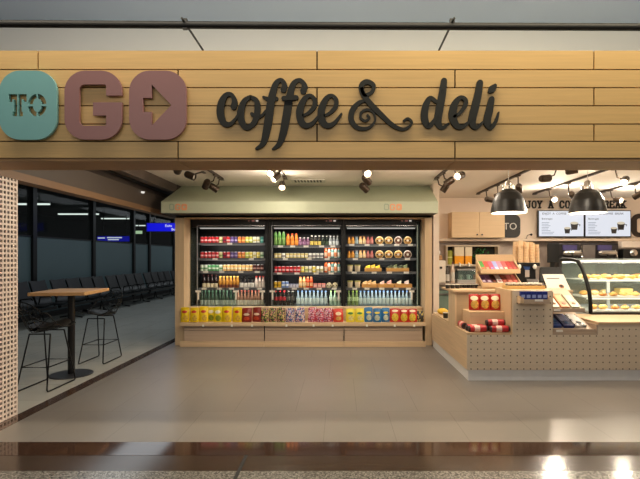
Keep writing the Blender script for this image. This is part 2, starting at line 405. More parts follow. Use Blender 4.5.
struct(B(-14.2, -3.0, 34, 34.1, 0, 3.6, M((52, 56, 58), .7)), 'wall_corridor_end')
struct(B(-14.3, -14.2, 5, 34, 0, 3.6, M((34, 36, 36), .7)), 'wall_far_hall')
for k, (px0, px1, py, Y) in enumerate(((14, 50, 204, 16), (58, 99, 214, 19.6), (101, 131, 218.5, 23), (134, 147, 225.5, 27))):
    z = Z(py, Y); x0, x1 = X(px0, Y), X(px1, Y)
    t = thing('linear_light', ['nearest and leftmost', 'second nearest', 'third nearest', 'farthest'][k] + ' long white ceiling tube seen through the dark corridor windows', 'light', ((x0 + x1) / 2, Y, z), 'tube lights beyond the corridor windows')
    B(x0, x1, Y - .08, Y + .08, z + .02, z + .08, M((90, 90, 90), .5)).build('housing', t)
    B(x0 + .03, x1 - .03, Y - .06, Y + .06, z - .03, z + .02, EM((235, 240, 235), 1.6)).build('diffuser', t)
    st = MB()
    for x in (x0 + .2, x1 - .2): st.box(x - .008, x + .008, Y - .008, Y + .008, z + .08, 3.55, M((60, 60, 60), .5))
    st.build('hanger', t)
blue = EM((8, 10, 222), .9); wtx = EM((240, 244, 255), .9)
t = thing('sign_and_reflection', 'bright blue illuminated sign hanging in the corridor beside the oak cooler frame', 'sign', (-5.35, 14, 2.32))
x0, x1 = X(147, 14), X(186, 14)
B(x0, x1, 13.95, 14.1, Z(231.6, 14), Z(223, 14), M((40, 44, 190), .5)).build('sign_case', t)
B(x0 + .03, x1 - .03, 13.945, 13.949, Z(231.2, 14), Z(223.5, 14), blue).build('sign_face', t)
text('Exits', X(165.8, 14), 13.94, Z(227, 14), .11, wtx).build('lettering', t)
text('Bo', X(172, 14), 13.94, Z(230.6, 14), .11, wtx).build('lettering', t)
hg = MB()
for x in (x0 + .22, x1 - .22): hg.box(x - .012, x + .012, 14.01, 14.035, Z(223, 14), 3.55, black)
hg.build('hanger', t)
Y2 = 19.4  # mirror image of the hanging sign, built as a panel beyond the glass
t = thing('sign_and_reflection', 'distant blue panel standing in for the sign reflection in corridor window panes', 'sign', (X(115, Y2), Y2, 2.2))
B(X(97, Y2), X(131.5, Y2), Y2, Y2 + .1, Z(241.6, Y2), Z(236, Y2), M((20, 20, 120), .5)).build('sign_case', t)
B(X(97.3, Y2), X(131.3, Y2), Y2 - .006, Y2 - .001, Z(241.4, Y2), Z(236.2, Y2), EM((6, 8, 170), .8)).build('sign_face', t)
lm = MB()
for a, b_, z in ((98, 105, 238), (107, 122, 237.6), (108, 119, 239.6)): lm.box(X(a, Y2), X(b_, Y2), Y2 - .01, Y2 - .007, Z(z + .55, Y2), Z(z - .55, Y2), wtx)
lm.build('lettering', t)
hg = MB()
for p in (103, 126): hg.box(X(p, Y2) - .015, X(p, Y2) + .015, Y2 + .03, Y2 + .06, Z(236, Y2), 3.55, black)
hg.build('hanger', t)
Y3 = 24.
t = thing('exit_sign', 'small pale green glowing panel seen far through the corridor windows', 'sign', (X(139, Y3), Y3, 2.8))
B(X(134, Y3), X(142.5, Y3), Y3, Y3 + .1, Z(234, Y3), Z(230.6, Y3), M((30, 40, 34), .5)).build('sign_case', t)
B(X(134.2, Y3), X(142.3, Y3), Y3 - .02, Y3 - .002, Z(233.8, Y3), Z(230.8, Y3), EM((205, 235, 190), .9)).build('sign_face', t)
B(X(138, Y3), X(138.5, Y3), Y3 + .03, Y3 + .06, Z(230.6, Y3), 3.55, black).build('hanger', t)

# waiting seats along the glazing
seat_m = M((20, 21, 22), .5); leg_m = M((46, 46, 46), .3, .9)
def bench(y0, label, proto=None):
    if proto is not None:
        c = copy_tree(proto); c.location.y = y0 + 1.24; c['label'] = label; return c
    t = thing('waiting_bench', label, 'bench', (-6.75, y0 + 1.24, 0), 'waiting benches along the corridor windows')
    B(-6.80, -6.72, y0 + .02, y0 + 2.46, .30, .36, leg_m).build('beam', t)
    for k in range(4):
        y = y0 + .31 + k * .62; mb = MB()
        P = []
        for i in range(9):
            u = i / 8
            if u < .5: px, pz = -6.42 - u * .8, .46 - .05 * u
            else: px, pz = -6.82 - (u - .5) * .36, .435 + (u - .5) * 1.06
            P.append([(px, y - .27 + .54 * j / 4, pz + .02 * (abs(j - 2) / 2) ** 2) for j in range(5)])
        mb.grid(P, seat_m); mb.grid([[(p[0] - .035 * (1 if i > 4 else .3), p[1], p[2] - .04 * (1 if i < 5 else .2)) for p in r] for i, r in enumerate(P)], seat_m, flip=True)
        mb.build('seat', t)
        MB().tube([(-6.78, y + .30, .36), (-6.72, y + .30, .62), (-6.50, y + .30, .64), (-6.46, y + .30, .60)], .016, leg_m, 6).build('armrest', t)
    for y in (y0 + .5, y0 + 1.95):
        MB().tube([(-6.48, y, .015), (-6.70, y, .05), (-6.76, y, .30), (-6.80, y, .05), (-7.05, y, .015)], .018, leg_m, 6).build('leg', t)
    return t
b0 = bench(8.35, 'row of dark waiting seats along the corridor glazing, nearest to the high table')
for y, l in ((10.95, 'row of dark waiting seats along the corridor glazing, second from the high table'), (13.55, 'row of dark waiting seats along the corridor glazing, third from the high table'),
             (16.15, 'row of dark waiting seats by the glazing, fourth from the high table'), (18.75, 'row of dark waiting seats by the glazing, farthest, beside the oak cooler frame')):
    bench(y, l, b0)

# perforated pillar on the left
pm = M((238, 220, 206), .45, noise=.03); core = M((22, 19, 18), .9)
t = thing('wall_pillar', None, None, (-3.4, 4.0, 0)); t['kind'] = 'structure'
B(-3.66, -3.106, 3.72, 4.34, 0, 2.24, core).build('core', t)
g = MB(); p = .045; ny = 14; nz = 47
for k in range(nz + 3): g.box(-3.10, -3.091, 3.72, 4.35, k * p + .004, k * p + .023, pm)
for k in range(ny + 1): g.box(-3.10, -3.0905, 3.715 + k * p, 3.734 + k * p, 0, 2.248, pm)
for k in range(nz + 3): g.box(-3.66, -3.09, 3.706, 3.715, k * p + .004, k * p + .023, pm)
for k in range(13): g.box(-3.66 + k * p, -3.64 + k * p, 3.705, 3.715, 0, 2.248, pm)
g.box(-3.66, -3.10, 4.341, 4.35, 0, 2.248, pm)
g.build('perforated_cladding', t)

# ================================================================== FASCIA
fas = thing('wall_fascia', None, None, (1, FY, 2.31)); fas['kind'] = 'structure'
yb = [50, 69.5, 87.6, 105.7, 124, 141.3, 158.3]
zb = [Z(y, FY) for y in yb]
plank = WOOD((222, 184, 124), .86, 'X', .42, 1.3)
pb = MB(); gap = .006
jA = [-60, 38, 317, 594, 900]; jB = [-60, 178, 455, 735, 900]
for r in range(6):
    js = jA if r % 2 == 0 else jB
    for i in range(len(js) - 1):
        pb.box(X(js[i], FY) + gap, X(js[i + 1], FY) - gap, FY, FY + .02, zb[r + 1] + gap * .8, zb[r] - gap * .8, plank)
pb.build('cladding', fas)
B(X(-60, FY), X(900, FY), FY + .021, 4.10, zb[6], zb[0] - .002, M((36, 27, 20), .8)).build('backing', fas)
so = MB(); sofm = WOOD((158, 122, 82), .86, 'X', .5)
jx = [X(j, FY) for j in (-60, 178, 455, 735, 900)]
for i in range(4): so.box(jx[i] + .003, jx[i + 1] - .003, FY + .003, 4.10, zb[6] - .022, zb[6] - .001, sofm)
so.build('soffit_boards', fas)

SY = FY - .038   # face of the signs
def dep(mb): return mb
def badge_out(x0, x1, y0, y1, r, Y):
    k = Y / F
    return [(X(x0, Y), Z(y0, Y), r * k), (X(x1, Y), Z(y0, Y), r * k), (X(x1, Y), Z(y1, Y), r * k), (X(x0, Y), Z(y1, Y), r * k)]
def gpoly(x0, y0, sx, sy, Y):
    k = Y / F
    P = [(187, 205, 60), (354, 205, 60), (354, 277), (308, 277), (308, 245, 5), (230, 245, 16), (230, 365, 16), (308, 365, 5), (308, 335), (270, 335), (270, 297), (354, 297), (354, 405, 60), (187, 405, 60)]
    return [(X(x0 + (p[0] - 187) * sx, Y), Z(y0 + (p[1] - 205) * sy, Y), (p[2] if len(p) > 2 else 0) * sx * k) for p in P]
teal = M((122, 176, 176), .4, noise=.03); mauve = M((146, 104, 102), .4, noise=.03)
def to_holes(x, y, s, Y):
    """stencil slab letters T and O as cut-outs; letter box 47..247 x 180..298"""
    def q(pts): return [(X(x + a * s, Y), Z(y + b * s, Y)) for a, b in pts]
    H = [q([(0, 0), (45, 0), (45, 118), (20, 118), (20, 94), (27, 94), (27, 28), (20, 28), (20, 42), (0, 42)]),
         q([(51, 0), (96, 0), (96, 42), (76, 42), (76, 28), (69, 28), (69, 94), (76, 94), (76, 118), (51, 118)])]
    def arc(cx, cy, a0, a1, ro, ri):
        o = [(cx + math.cos(t) * ro[0], cy + math.sin(t) * ro[1]) for t in [a0 + (a1 - a0) * i / 8 for i in range(9)]]
        n = [(cx + math.cos(t) * ri[0], cy + math.sin(t) * ri[1]) for t in [a1 + (a0 - a1) * i / 8 for i in range(9)]]
        return o + n
    for a0, a1 in ((.12, PI / 2 - .1), (PI / 2 + .1, PI - .12), (PI + .12, 1.5 * PI - .1), (1.5 * PI + .1, 2 * PI - .12)):
        H.append(q(arc(152, 59, a0, a1, (50, 60), (23, 37))))
    return H
t = thing('sign_badge', 'teal rounded badge cut out with the word TO at the left of the fascia', 'sign', (X(28, SY), SY + .04, Z(139.5, SY)))
shape([rpoly(badge_out(-1, 56.8, 70.5, 139.6, 21, SY))] + to_holes(8.6, 94, .1875, SY), .024, teal, SY + .012).build('badge_face', t)
mt = MB()
for a, b_ in ((12, 78), (44, 78), (12, 132), (44, 132)): mt.lathe([(.012, 0), (.012, .0135)], (X(a, SY), SY + .0245, Z(b_, SY)), 8, black, ax=(0, 1, 0))
mt.build('standoffs', t)
t = thing('sign_badge', 'mauve cut-out letter G with rounded corners on the timber fascia', 'sign', (X(93, SY), SY + .04, Z(139.5, SY)))
shape([rpoly(gpoly(64.4, 70.6, .3444, .3444, SY))], .024, mauve, SY + .012).build('badge_face', t)
mt = MB()
for a, b_ in ((72, 80), (112, 78), (72, 132), (112, 132)): mt.lathe([(.012, 0), (.012, .0135)], (X(a, SY), SY + .0245, Z(b_, SY)), 8, black, ax=(0, 1, 0))
mt.build('standoffs', t)
def arrow(x0, y0, s, Y): return [(X(x0 + a * s, Y), Z(y0 + b_ * s, Y)) for a, b_ in ((25, 40 + 0), (82, 100), (25, 160), (25, 120), (0, 120), (0, 79), (25, 79))]
t = thing('sign_badge', 'mauve rounded badge with a cut-out right-pointing arrow on the fascia', 'sign', (X(157, SY), SY + .04, Z(139.5, SY)))
shape([rpoly(badge_out(129.1, 186.3, 70.6, 139.5, 20.6, SY)), arrow(143, 70.6, .3444, SY)], .024, mauve, SY + .012).build('badge_face', t)
mt = MB()
for a, b_ in ((137, 80), (178, 80), (137, 132), (178, 132)): mt.lathe([(.012, 0), (.012, .0135)], (X(a, SY), SY + .0245, Z(b_, SY)), 8, black, ax=(0, 1, 0))
mt.build('standoffs', t)

ink = M((24, 25, 22), .75, noise=.05)
NST = [0]
def stroke(mb, pts, s, ox, oy, dx=0):
    k = SY / F; NST[0] += 1; e = .0016 * (NST[0] % 7)
    ribbon(mb, [(X(ox + (a + dx) / s, SY), Z(oy + b_ / s, SY), w / s * k) for a, b_, w in pts], SY + .012 + e, FY - .0005 - e * .2, ink)
def letters(root, defs, s, ox, oy):
    for d in defs:
        mb = MB()
        for st in d[0]: stroke(mb, st, s, ox, oy, d[1])
        mb.build('letter', root)
    mt = MB(); c = WL[root.name]
    mt.lathe([(.008, 0), (.008, FY - SY - .02)], (c.x + PINX[0], SY + .02, c.z + PINX[1]), 8, black, ax=(0, 1, 0)); mt.build('standoffs', root); PINX.pop(0); PINX.pop(0)
PINX = [X(233, SY) - X(278, SY), Z(95, SY) - Z(148, SY), X(366, SY) - X(380, SY), Z(100, SY) - Z(130, SY), X(443, SY) - X(460, SY), Z(90, SY) - Z(130, SY)]
t = thing('script_lettering', 'black brush-script lettering spelling coffee on the timber fascia', 'sign', (X(278, SY), SY + .04, Z(148, SY)))
cC = [[(138, 178, 30), (143, 150, 26), (128, 118, 20), (100, 120, 24), (78, 158, 34), (72, 210, 36), (88, 255, 32), (118, 264, 22), (145, 240, 14), (168, 205, 10)]]
cO = [[(222, 128, 18), (192, 148, 26), (174, 195, 34), (176, 245, 34), (200, 280, 26), (238, 258, 26), (255, 205, 30), (252, 150, 26), (222, 128, 18)], [(228, 212, 18), (255, 228, 18), (280, 218, 14), (296, 195, 8)]]
cF = [[(385, 92, 30), (390, 68, 26), (372, 44, 20), (345, 66, 28), (325, 140, 38), (312, 230, 40), (298, 310, 36), (282, 360, 26), (250, 384, 12)], [(285, 128, 12), (315, 140, 24), (350, 136, 20)]]
cF2 = [[(483, 98, 32), (490, 72, 26), (465, 44, 20), (432, 66, 28), (412, 140, 38), (398, 230, 40), (382, 310, 36), (362, 362, 26), (332, 386, 12)], [(385, 136, 22), (448, 132, 24)]]
cE = [[(478, 222, 12), (508, 208, 16), (536, 178, 22), (540, 145, 22), (518, 122, 18), (490, 138, 26), (467, 190, 36), (470, 245, 36), (495, 270, 28), (530, 258, 20), (566, 212, 10)]]
letters(t, [(cC, 0), (cO, 0), (cF, 0), (cF2, 0), (cE, 0), (cE, 106)], 4.923, 205, 70)
t = thing('script_lettering', 'black curling ampersand between the two script words on the fascia', 'sign', (X(380, SY), SY + .04, Z(130, SY)))
amp = [[(112, 58, 12), (122, 86, 12), (148, 76, 13), (156, 52, 15), (132, 38, 18), (112, 52, 18), (118, 82, 18), (145, 118, 20), (185, 158, 18), (222, 192, 16), (258, 208, 12), (284, 198, 9), (292, 182, 9), (278, 170, 9), (264, 178, 8)],
       [(135, 104, 9), (105, 112, 14), (80, 140, 20), (76, 175, 20), (98, 202, 16), (135, 204, 11), (160, 180, 8), (156, 150, 8), (134, 138, 9), (112, 148, 9), (110, 168, 9), (126, 178, 9), (140, 168, 9), (134, 158, 8)]]
letters(t, [(amp, 0)], 3.556, 330, 70)
t = thing('script_lettering', 'black brush-script lettering spelling deli on the timber fascia', 'sign', (X(460, SY), SY + .04, Z(130, SY)))
dD = [[(378, 108, 14), (358, 96, 16), (342, 125, 24), (338, 168, 26), (352, 196, 20), (374, 175, 14), (388, 140, 10)], [(408, 34, 22), (402, 80, 26), (392, 135, 28), (386, 180, 26), (400, 202, 16), (424, 188, 8)]]
dE = [[(440, 165, 9), (462, 152, 12), (482, 126, 15), (484, 104, 15), (466, 95, 14), (446, 118, 24), (438, 160, 28), (452, 195, 22), (478, 198, 14), (508, 168, 8)]]
dL = [[(536, 42, 22), (528, 90, 26), (516, 140, 28), (508, 182, 26), (522, 202, 16), (548, 182, 8)]]
dI = [[(578, 100, 20), (570, 140, 26), (562, 180, 26), (574, 202, 18), (592, 182, 12), (603, 148, 6)], [(572, 72, 14), (580, 64, 26), (590, 52, 14)]]
letters(t, [(dD, 0), (dE, 0), (dL, 0), (dI, 0)], 3.556, 330, 70)

# suspended pipe above the fascia and its stays
t = thing('steel_pipe', 'long black horizontal pipe above the timber fascia', 'pipe', (0, 4.0, 3.52))
zt = Z(26, 4.0)
MB().tube([(-4.6, 4.0, zt + .03), (0, 4.0, zt), (5.2, 4.0, zt - .02)], .031, M((12, 12, 13), .6), 12).build('pipe_run', t)
for k, (px, l) in enumerate(((185, 'l'), (452, 'r'))):
    x = X(px, 4.0)
    MB().tube([(x, 3.92, Z(20, 3.95)), (x, 5.9, Z(20, 3.95))], .011, black, 6).build('stay_rod', t)
    B(x - .02, x + .02, 3.985, 4.015, zt - .03, zt + .06, black).build('clamp', t)

# ================================================================== HOOD over the coolers
hood_m = M((188, 194, 168), .55, noise=.03); HY = 7.35
t = thing('canopy_hood', 'pale sage canopy hood running above the three drinks coolers', 'hood', (-.65, HY, 2.227))
xl, xr = X(161, HY), X(438, HY); xl2, xr2 = X(181, 8.1) + .02, X(433, 8.1) - .06
z0, z1, z2 = 2.227, 2.412, CZ - .002
B(xl, xr, HY, HY + .03, z0, z1, hood_m).build('front_panel', t, .002)
mb = MB()
mb.add([(xl, HY + .005, z1), (xr, HY + .005, z1), (xr2, 8.1, z2), (xl2, 8.1, z2)], [(0, 1, 2, 3)], hood_m)
mb.add([(xl, HY + .03, z0), (xl, HY + .03, z1), (xl2, 8.1, z2), (xl2, 8.1, z0)], [(0, 1, 2, 3)], hood_m)
mb.add([(xr, HY + .03, z0), (xr2, 8.1, z0), (xr2, 8.1, z2), (xr, HY + .03, z1)], [(0, 1, 2, 3)], hood_m)
mb.build('sloping_top', t)
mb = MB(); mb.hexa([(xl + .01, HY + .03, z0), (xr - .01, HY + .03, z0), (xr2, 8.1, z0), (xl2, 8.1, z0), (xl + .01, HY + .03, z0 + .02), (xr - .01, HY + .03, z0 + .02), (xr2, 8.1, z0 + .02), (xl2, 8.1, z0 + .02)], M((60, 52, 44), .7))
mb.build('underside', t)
orange = M((232, 162, 120), .5); sage = M((150, 168, 146), .5)
for x0, l in ((169.3, 'left'), (384, 'right')):
    y = HY - .002; o = (x0 - 169.3)
    shape([rpoly(badge_out(x0, x0 + 4.9, 203.8, 210.2, 1.5, HY)), rpoly(badge_out(x0 + .8, x0 + 4.1, 204.6, 209.4, 1, HY))], .003, sage, y).build('logo_badge', t)
    shape([rpoly(gpoly(x0 + 5.8, 203.8, .033, .033, HY), 4)], .003, orange, y).build('logo_letter', t)
    shape([rpoly(badge_out(x0 + 12.2, x0 + 17.8, 203.8, 210.4, 1.7, HY)), arrow(x0 + 13.6, 203.8, .033, HY)], .003, orange, y).build('logo_letter', t)

# ================================================================== COOLERS
t = thing('cooler_surround', 'light oak timber frame enclosing the three drinks coolers', 'frame', (-.63, 8.2, 0))
px0, px1 = X(175, 7.8), X(432, 7.8)
B(px0, X(184, 7.8), 7.8, 8.74, 0, 2.19, oakZ).build('post', t, .003)
B(X(425, 7.8), px1, 7.8, 8.74, 0, 2.19, oakZ).build('post', t, .003)
B(X(184, 7.8) + .001, X(425, 7.8) - .001, 7.8, 8.74, Z(218, 7.8) + .01, 2.19, oakX).build('header', t, .003)
OY = 8.12; IY = 8.18; K = IY / F
inner = M((36, 38, 42), .35, .3); shelf_m = M((60, 62, 66), .3, .6); lipm = M((120, 122, 126), .3, .7)
tagm = M((240, 238, 230), .6)
SHZ = {'L': [Z(y, IY) for y in (243.4, 258.6, 271.5, 288.2)], 'M': [Z(y, IY) for y in (246, 258.6, 273, 288.2)], 'R': [Z(y, IY) for y in (244.6, 258.6, 272.2, 288.2)]}
DECK = .645
cool = [('L', 'left', 190.5, 268.5, 199, 265.5), ('M', 'middle', 268.7, 343.8, 273, 341), ('R', 'right', 344, 421, 346, 416)]
led_w = EM((250, 246, 235), .5)
zt = Z(218.6, OY)
for key, nm, a, b_, ia, ib in cool:
    xa, xb = X(a, OY), X(b_, OY); xia, xib = X(ia, IY), X(ib, IY)
    t = thing('drinks_cooler', f'{nm} one of three black open-front drinks coolers in the oak frame', 'cooler', ((xa + xb) / 2, OY + .25, DECK - .02), 'open-front drinks coolers')
    mb = MB()
    mb.box(xa, xb, 8.66, 8.72, DECK - .02, zt, inner); mb.box(xa, xb, OY, 8.66, zt - .05, zt, black)
    mb.box(xa, xb, OY + .02, 8.66, DECK - .02, DECK, M((150, 152, 154), .3, .7))
    mb.build('cabinet', t)
    if key != 'L': B(xa, xia - .006, OY, 8.66, DECK, zt - .05, black).build('side_panel', t)
    else:
        B(xa, xa + .015, OY, 8.66, DECK, zt - .05, GLASS((180, 190, 190), .1, .04)).build('glass_end', t)
    if key == 'R':
        B(xib + .03, xb, OY + .10, 8.66, DECK, zt - .05, M((26, 44, 38), .2)).build('side_panel', t)
        B(xib + .004, xib + .024, OY - .01, OY + .015, DECK, Z(225, OY), M((170, 190, 186), .2, .4)).build('edge_profile', t)
    else: B(xib + .006, xb - .001, OY, 8.66, DECK, zt - .05, black).build('side_panel', t)
    if key in 'LM': B(xia - .018, xia - .004, OY - .012, OY + .012, DECK, Z(226, OY), M((160, 162, 165), .3, .5)).build('edge_profile', t)
    B(xia if key != 'L' else xa + .02, xib, OY - .005, OY + .10, Z(227.5, OY), zt - .05, blackm).build('header_panel', t)
    # night-blind cassette rail and LED bar
    B(xia, xib, OY - .02, OY + .01, Z(226.4, OY), Z(225.2, OY), M((150, 150, 152), .25, .8)).build('top_rail', t)
    B(xia + .02, xib - .02, OY + .05, OY + .075, Z(228.6, OY), Z(227.6, OY), led_w).build('led_bar', t)
    # temperature display
    d = [248, 325.5, 401][['L', 'M', 'R'].index(key)]
    B(X(d, OY), X(d + 11, OY), OY - .012, OY - .0055, Z(222.6, OY), Z(218.9, OY), M((18, 18, 18), .3)).build('display', t)
    dg = MB()
    for q, w in ((.5, 1), (4, 2.6), (8, 2.4)): dg.box(X(d + q, OY), X(d + q + w, OY), OY - .0145, OY - .0125, Z(221.6, OY), Z(220.2, OY), EM((235, 225, 215), .8) if q > 5 else EM((190, 120, 110), .5))
    dg.build('digits', t)
    for si, z in enumerate(SHZ[key]):
        mb = MB(); mb.box(xia + .002, xib - .002, IY - .02, 8.655, z - .018, z, shelf_m); mb.box(xia + .002, xib - .002, IY - .032, IY - .02, z - .028, z + .012, lipm)
        sh = mb.build('shelf', t)
        B(xia + .03, xib - .03, IY + .0, IY + .015, z - .030, z - .0185, EM((255, 246, 228), .35)).build('shelf_light', sh)
        rnd = random.Random(si * 7 + ord(key)); n = [1, 2, 4, 5][si] if key == 'L' else [5, 3, 4, 5][si]
        for k in range(n):
            c = xia + (xib - xia) * (k + .5 + rnd.uniform(-.12, .12)) / n
            B(c - .045, c + .045, IY - .036, IY - .0325, z - .024, z + .010, tagm).build('price_tag', sh)
    # low glass front of the bottom well with white clips
    B(xia + .002, xib - .002, OY - .008, OY - .002, DECK, Z(291, OY), GLASS((236, 244, 242), .08, .015)).build('front_glass', t)
    for c in ((198.5, 236, 262.5), (272.5, 338.5), (411.5,))[['L', 'M', 'R'].index(key)]:
        mb = MB(); mb.box(X(c - 2.6, OY), X(c + 2.6, OY), OY - .03, OY - .009, Z(292.2, OY), Z(290.3, OY), white); mb.box(X(c - .7, OY), X(c + .9, OY), OY - .02, OY - .009, Z(299.5, OY), Z(292, OY), white)
        mb.build('clip', t)

# ---- merchandise in the coolers
MESH = {}
def proto_build(key, fn):
    if key not in MESH:
        parts = fn()
        out = []
        for nm, mb in parts:
            o = mb.build(nm, None, origin=(0, 0, 0)); me = o.data; bpy.data.objects.remove(o); out.append((nm, me))
        MESH[key] = out
    return MESH[key]
def place(key, fn, loc, label, cat, group, rz=0):
    pr = proto_build(key, fn)
    root = None
    for nm, me in pr:
        o = bpy.data.objects.new(nm, me); COL.objects.link(o)
        if root is None: root = o; o.location = loc; o.rotation_euler = (0, 0, rz)
        else: o.parent = root
    return tag(root, label, cat, group)
alu = M((200, 200, 202), .3, .9)
def can(col, band, h=.122, r=.0305):
    def f():
        a, b_ = M(col, .3), M(band, .35)
        return [('drink_can', MB().lathe([(0, 0, alu), (r * .8, 0), (r, .008, a), (r, h * .34, b_), (r, h * .58, a), (r, h * .95, alu), (r * .82, h), (r * .78, h - .004), (0, h - .004)], (0, 0, 0), 16))]
    return f
def bottle(glass, label, cap, h=.235, r=.031, shoulder=.56, neck=.4, lo=.16, hi=.48, trans=0.):
    def f():
        g = M(glass, .15, 0, .04, trans=trans); n = r * neck
        body = MB().lathe([(0, 0), (r * .9, 0), (r, .008), (r, h * shoulder), (r * .8, h * (shoulder + .1)), (n * 1.1, h * (shoulder + .26)), (n, h * .91), (n, h * .93), (0, h * .93)], (0, 0, 0), 16, g)
        lab = MB().lathe([(r + .0008, h * lo), (r + .0008, h * hi)], (0, 0, 0), 16, M(label, .5))
        cp = MB().lathe([(n * 1.25, h * .90), (n * 1.25, h), (0, h)], (0, 0, 0), 12, M(cap, .4))
        return [('drink_bottle', body), ('label_band', lab), ('cap', cp)]
    return f
def tub(col, lid, h=.09, r=.035, tp=1.2):
    def f():
        return [('food_cup', MB().lathe([(0, 0), (r, 0), (r * tp, h * .9), (0, h * .9)], (0, 0, 0), 18, M(col, .4))), ('lid', MB().lathe([(r * tp * 1.06, h * .88), (r * tp * 1.06, h), (0, h * 1.01)], (0, 0, 0), 18, M(lid, .35)))]
    return f
def bowl(col, fill, r=.072):
    def f():
        pk = M(fill, .6, noise=.35, scale=60); c = M(col, .35)
        mb = MB().lathe([(0, .03), (r * .75, .03), (r, .0), (r * 1.0, -.012), (r * .84, -.018), (r * .84, -.012, pk), (0, -.016)], (0, 0, r), 22, c, ax=(0, 1, 0))
        lb = MB().lathe([(0, -.0215), (r * .3, -.0205)], (0, 0, r), 16, M((240, 232, 214), .5), ax=(0, 1, 0))
        st = MB().box(-r * .75, r * .75, -.019, -.0165, r * .85, r * 1.15, M((78, 52, 30), .5))
        return [('salad_bowl', mb), ('label_band', st), ('label_spot', lb)]
    return f
def carton(col, top, w=.065, h=.075):
    def f():
        mb = MB().box(-w / 2, w / 2, -.03, .03, 0, h, M(col, .5)); mb.box(-w / 2 + .004, w / 2 - .004, -.0315, -.03, h * .25, h * .75, M(top, .5)); return [('snack_pack', mb)]
    return f
def sandwich(c1, c2, w=.085, h=.10):
    def f():
        mb = MB(); m1 = M(c1, .5, noise=.2, scale=50); m2 = M(c2, .5)
        mb.add([(-w / 2, -.03, 0), (w / 2, -.03, 0), (w / 2, .03, 0), (-w / 2, .03, 0), (-w / 2, -.02, h * .75), (w / 2 * .8, -.02, h), (w / 2 * .8, .03, h), (-w / 2, .03, h * .75)],
               [(0, 3, 2, 1), (4, 5, 6, 7), (0, 1, 5, 4), (1, 2, 6, 5), (2, 3, 7, 6), (3, 0, 4, 7)], m1)
        st = MB().box(-w * .28, w * .28, -.032, -.0285, h * .2, h * .55, m2)
        return [('wrapped_sandwich', mb), ('sticker', st)]
    return f
RED, WHT, CRM = (196, 30, 40), (240, 236, 228), (232, 214, 164)
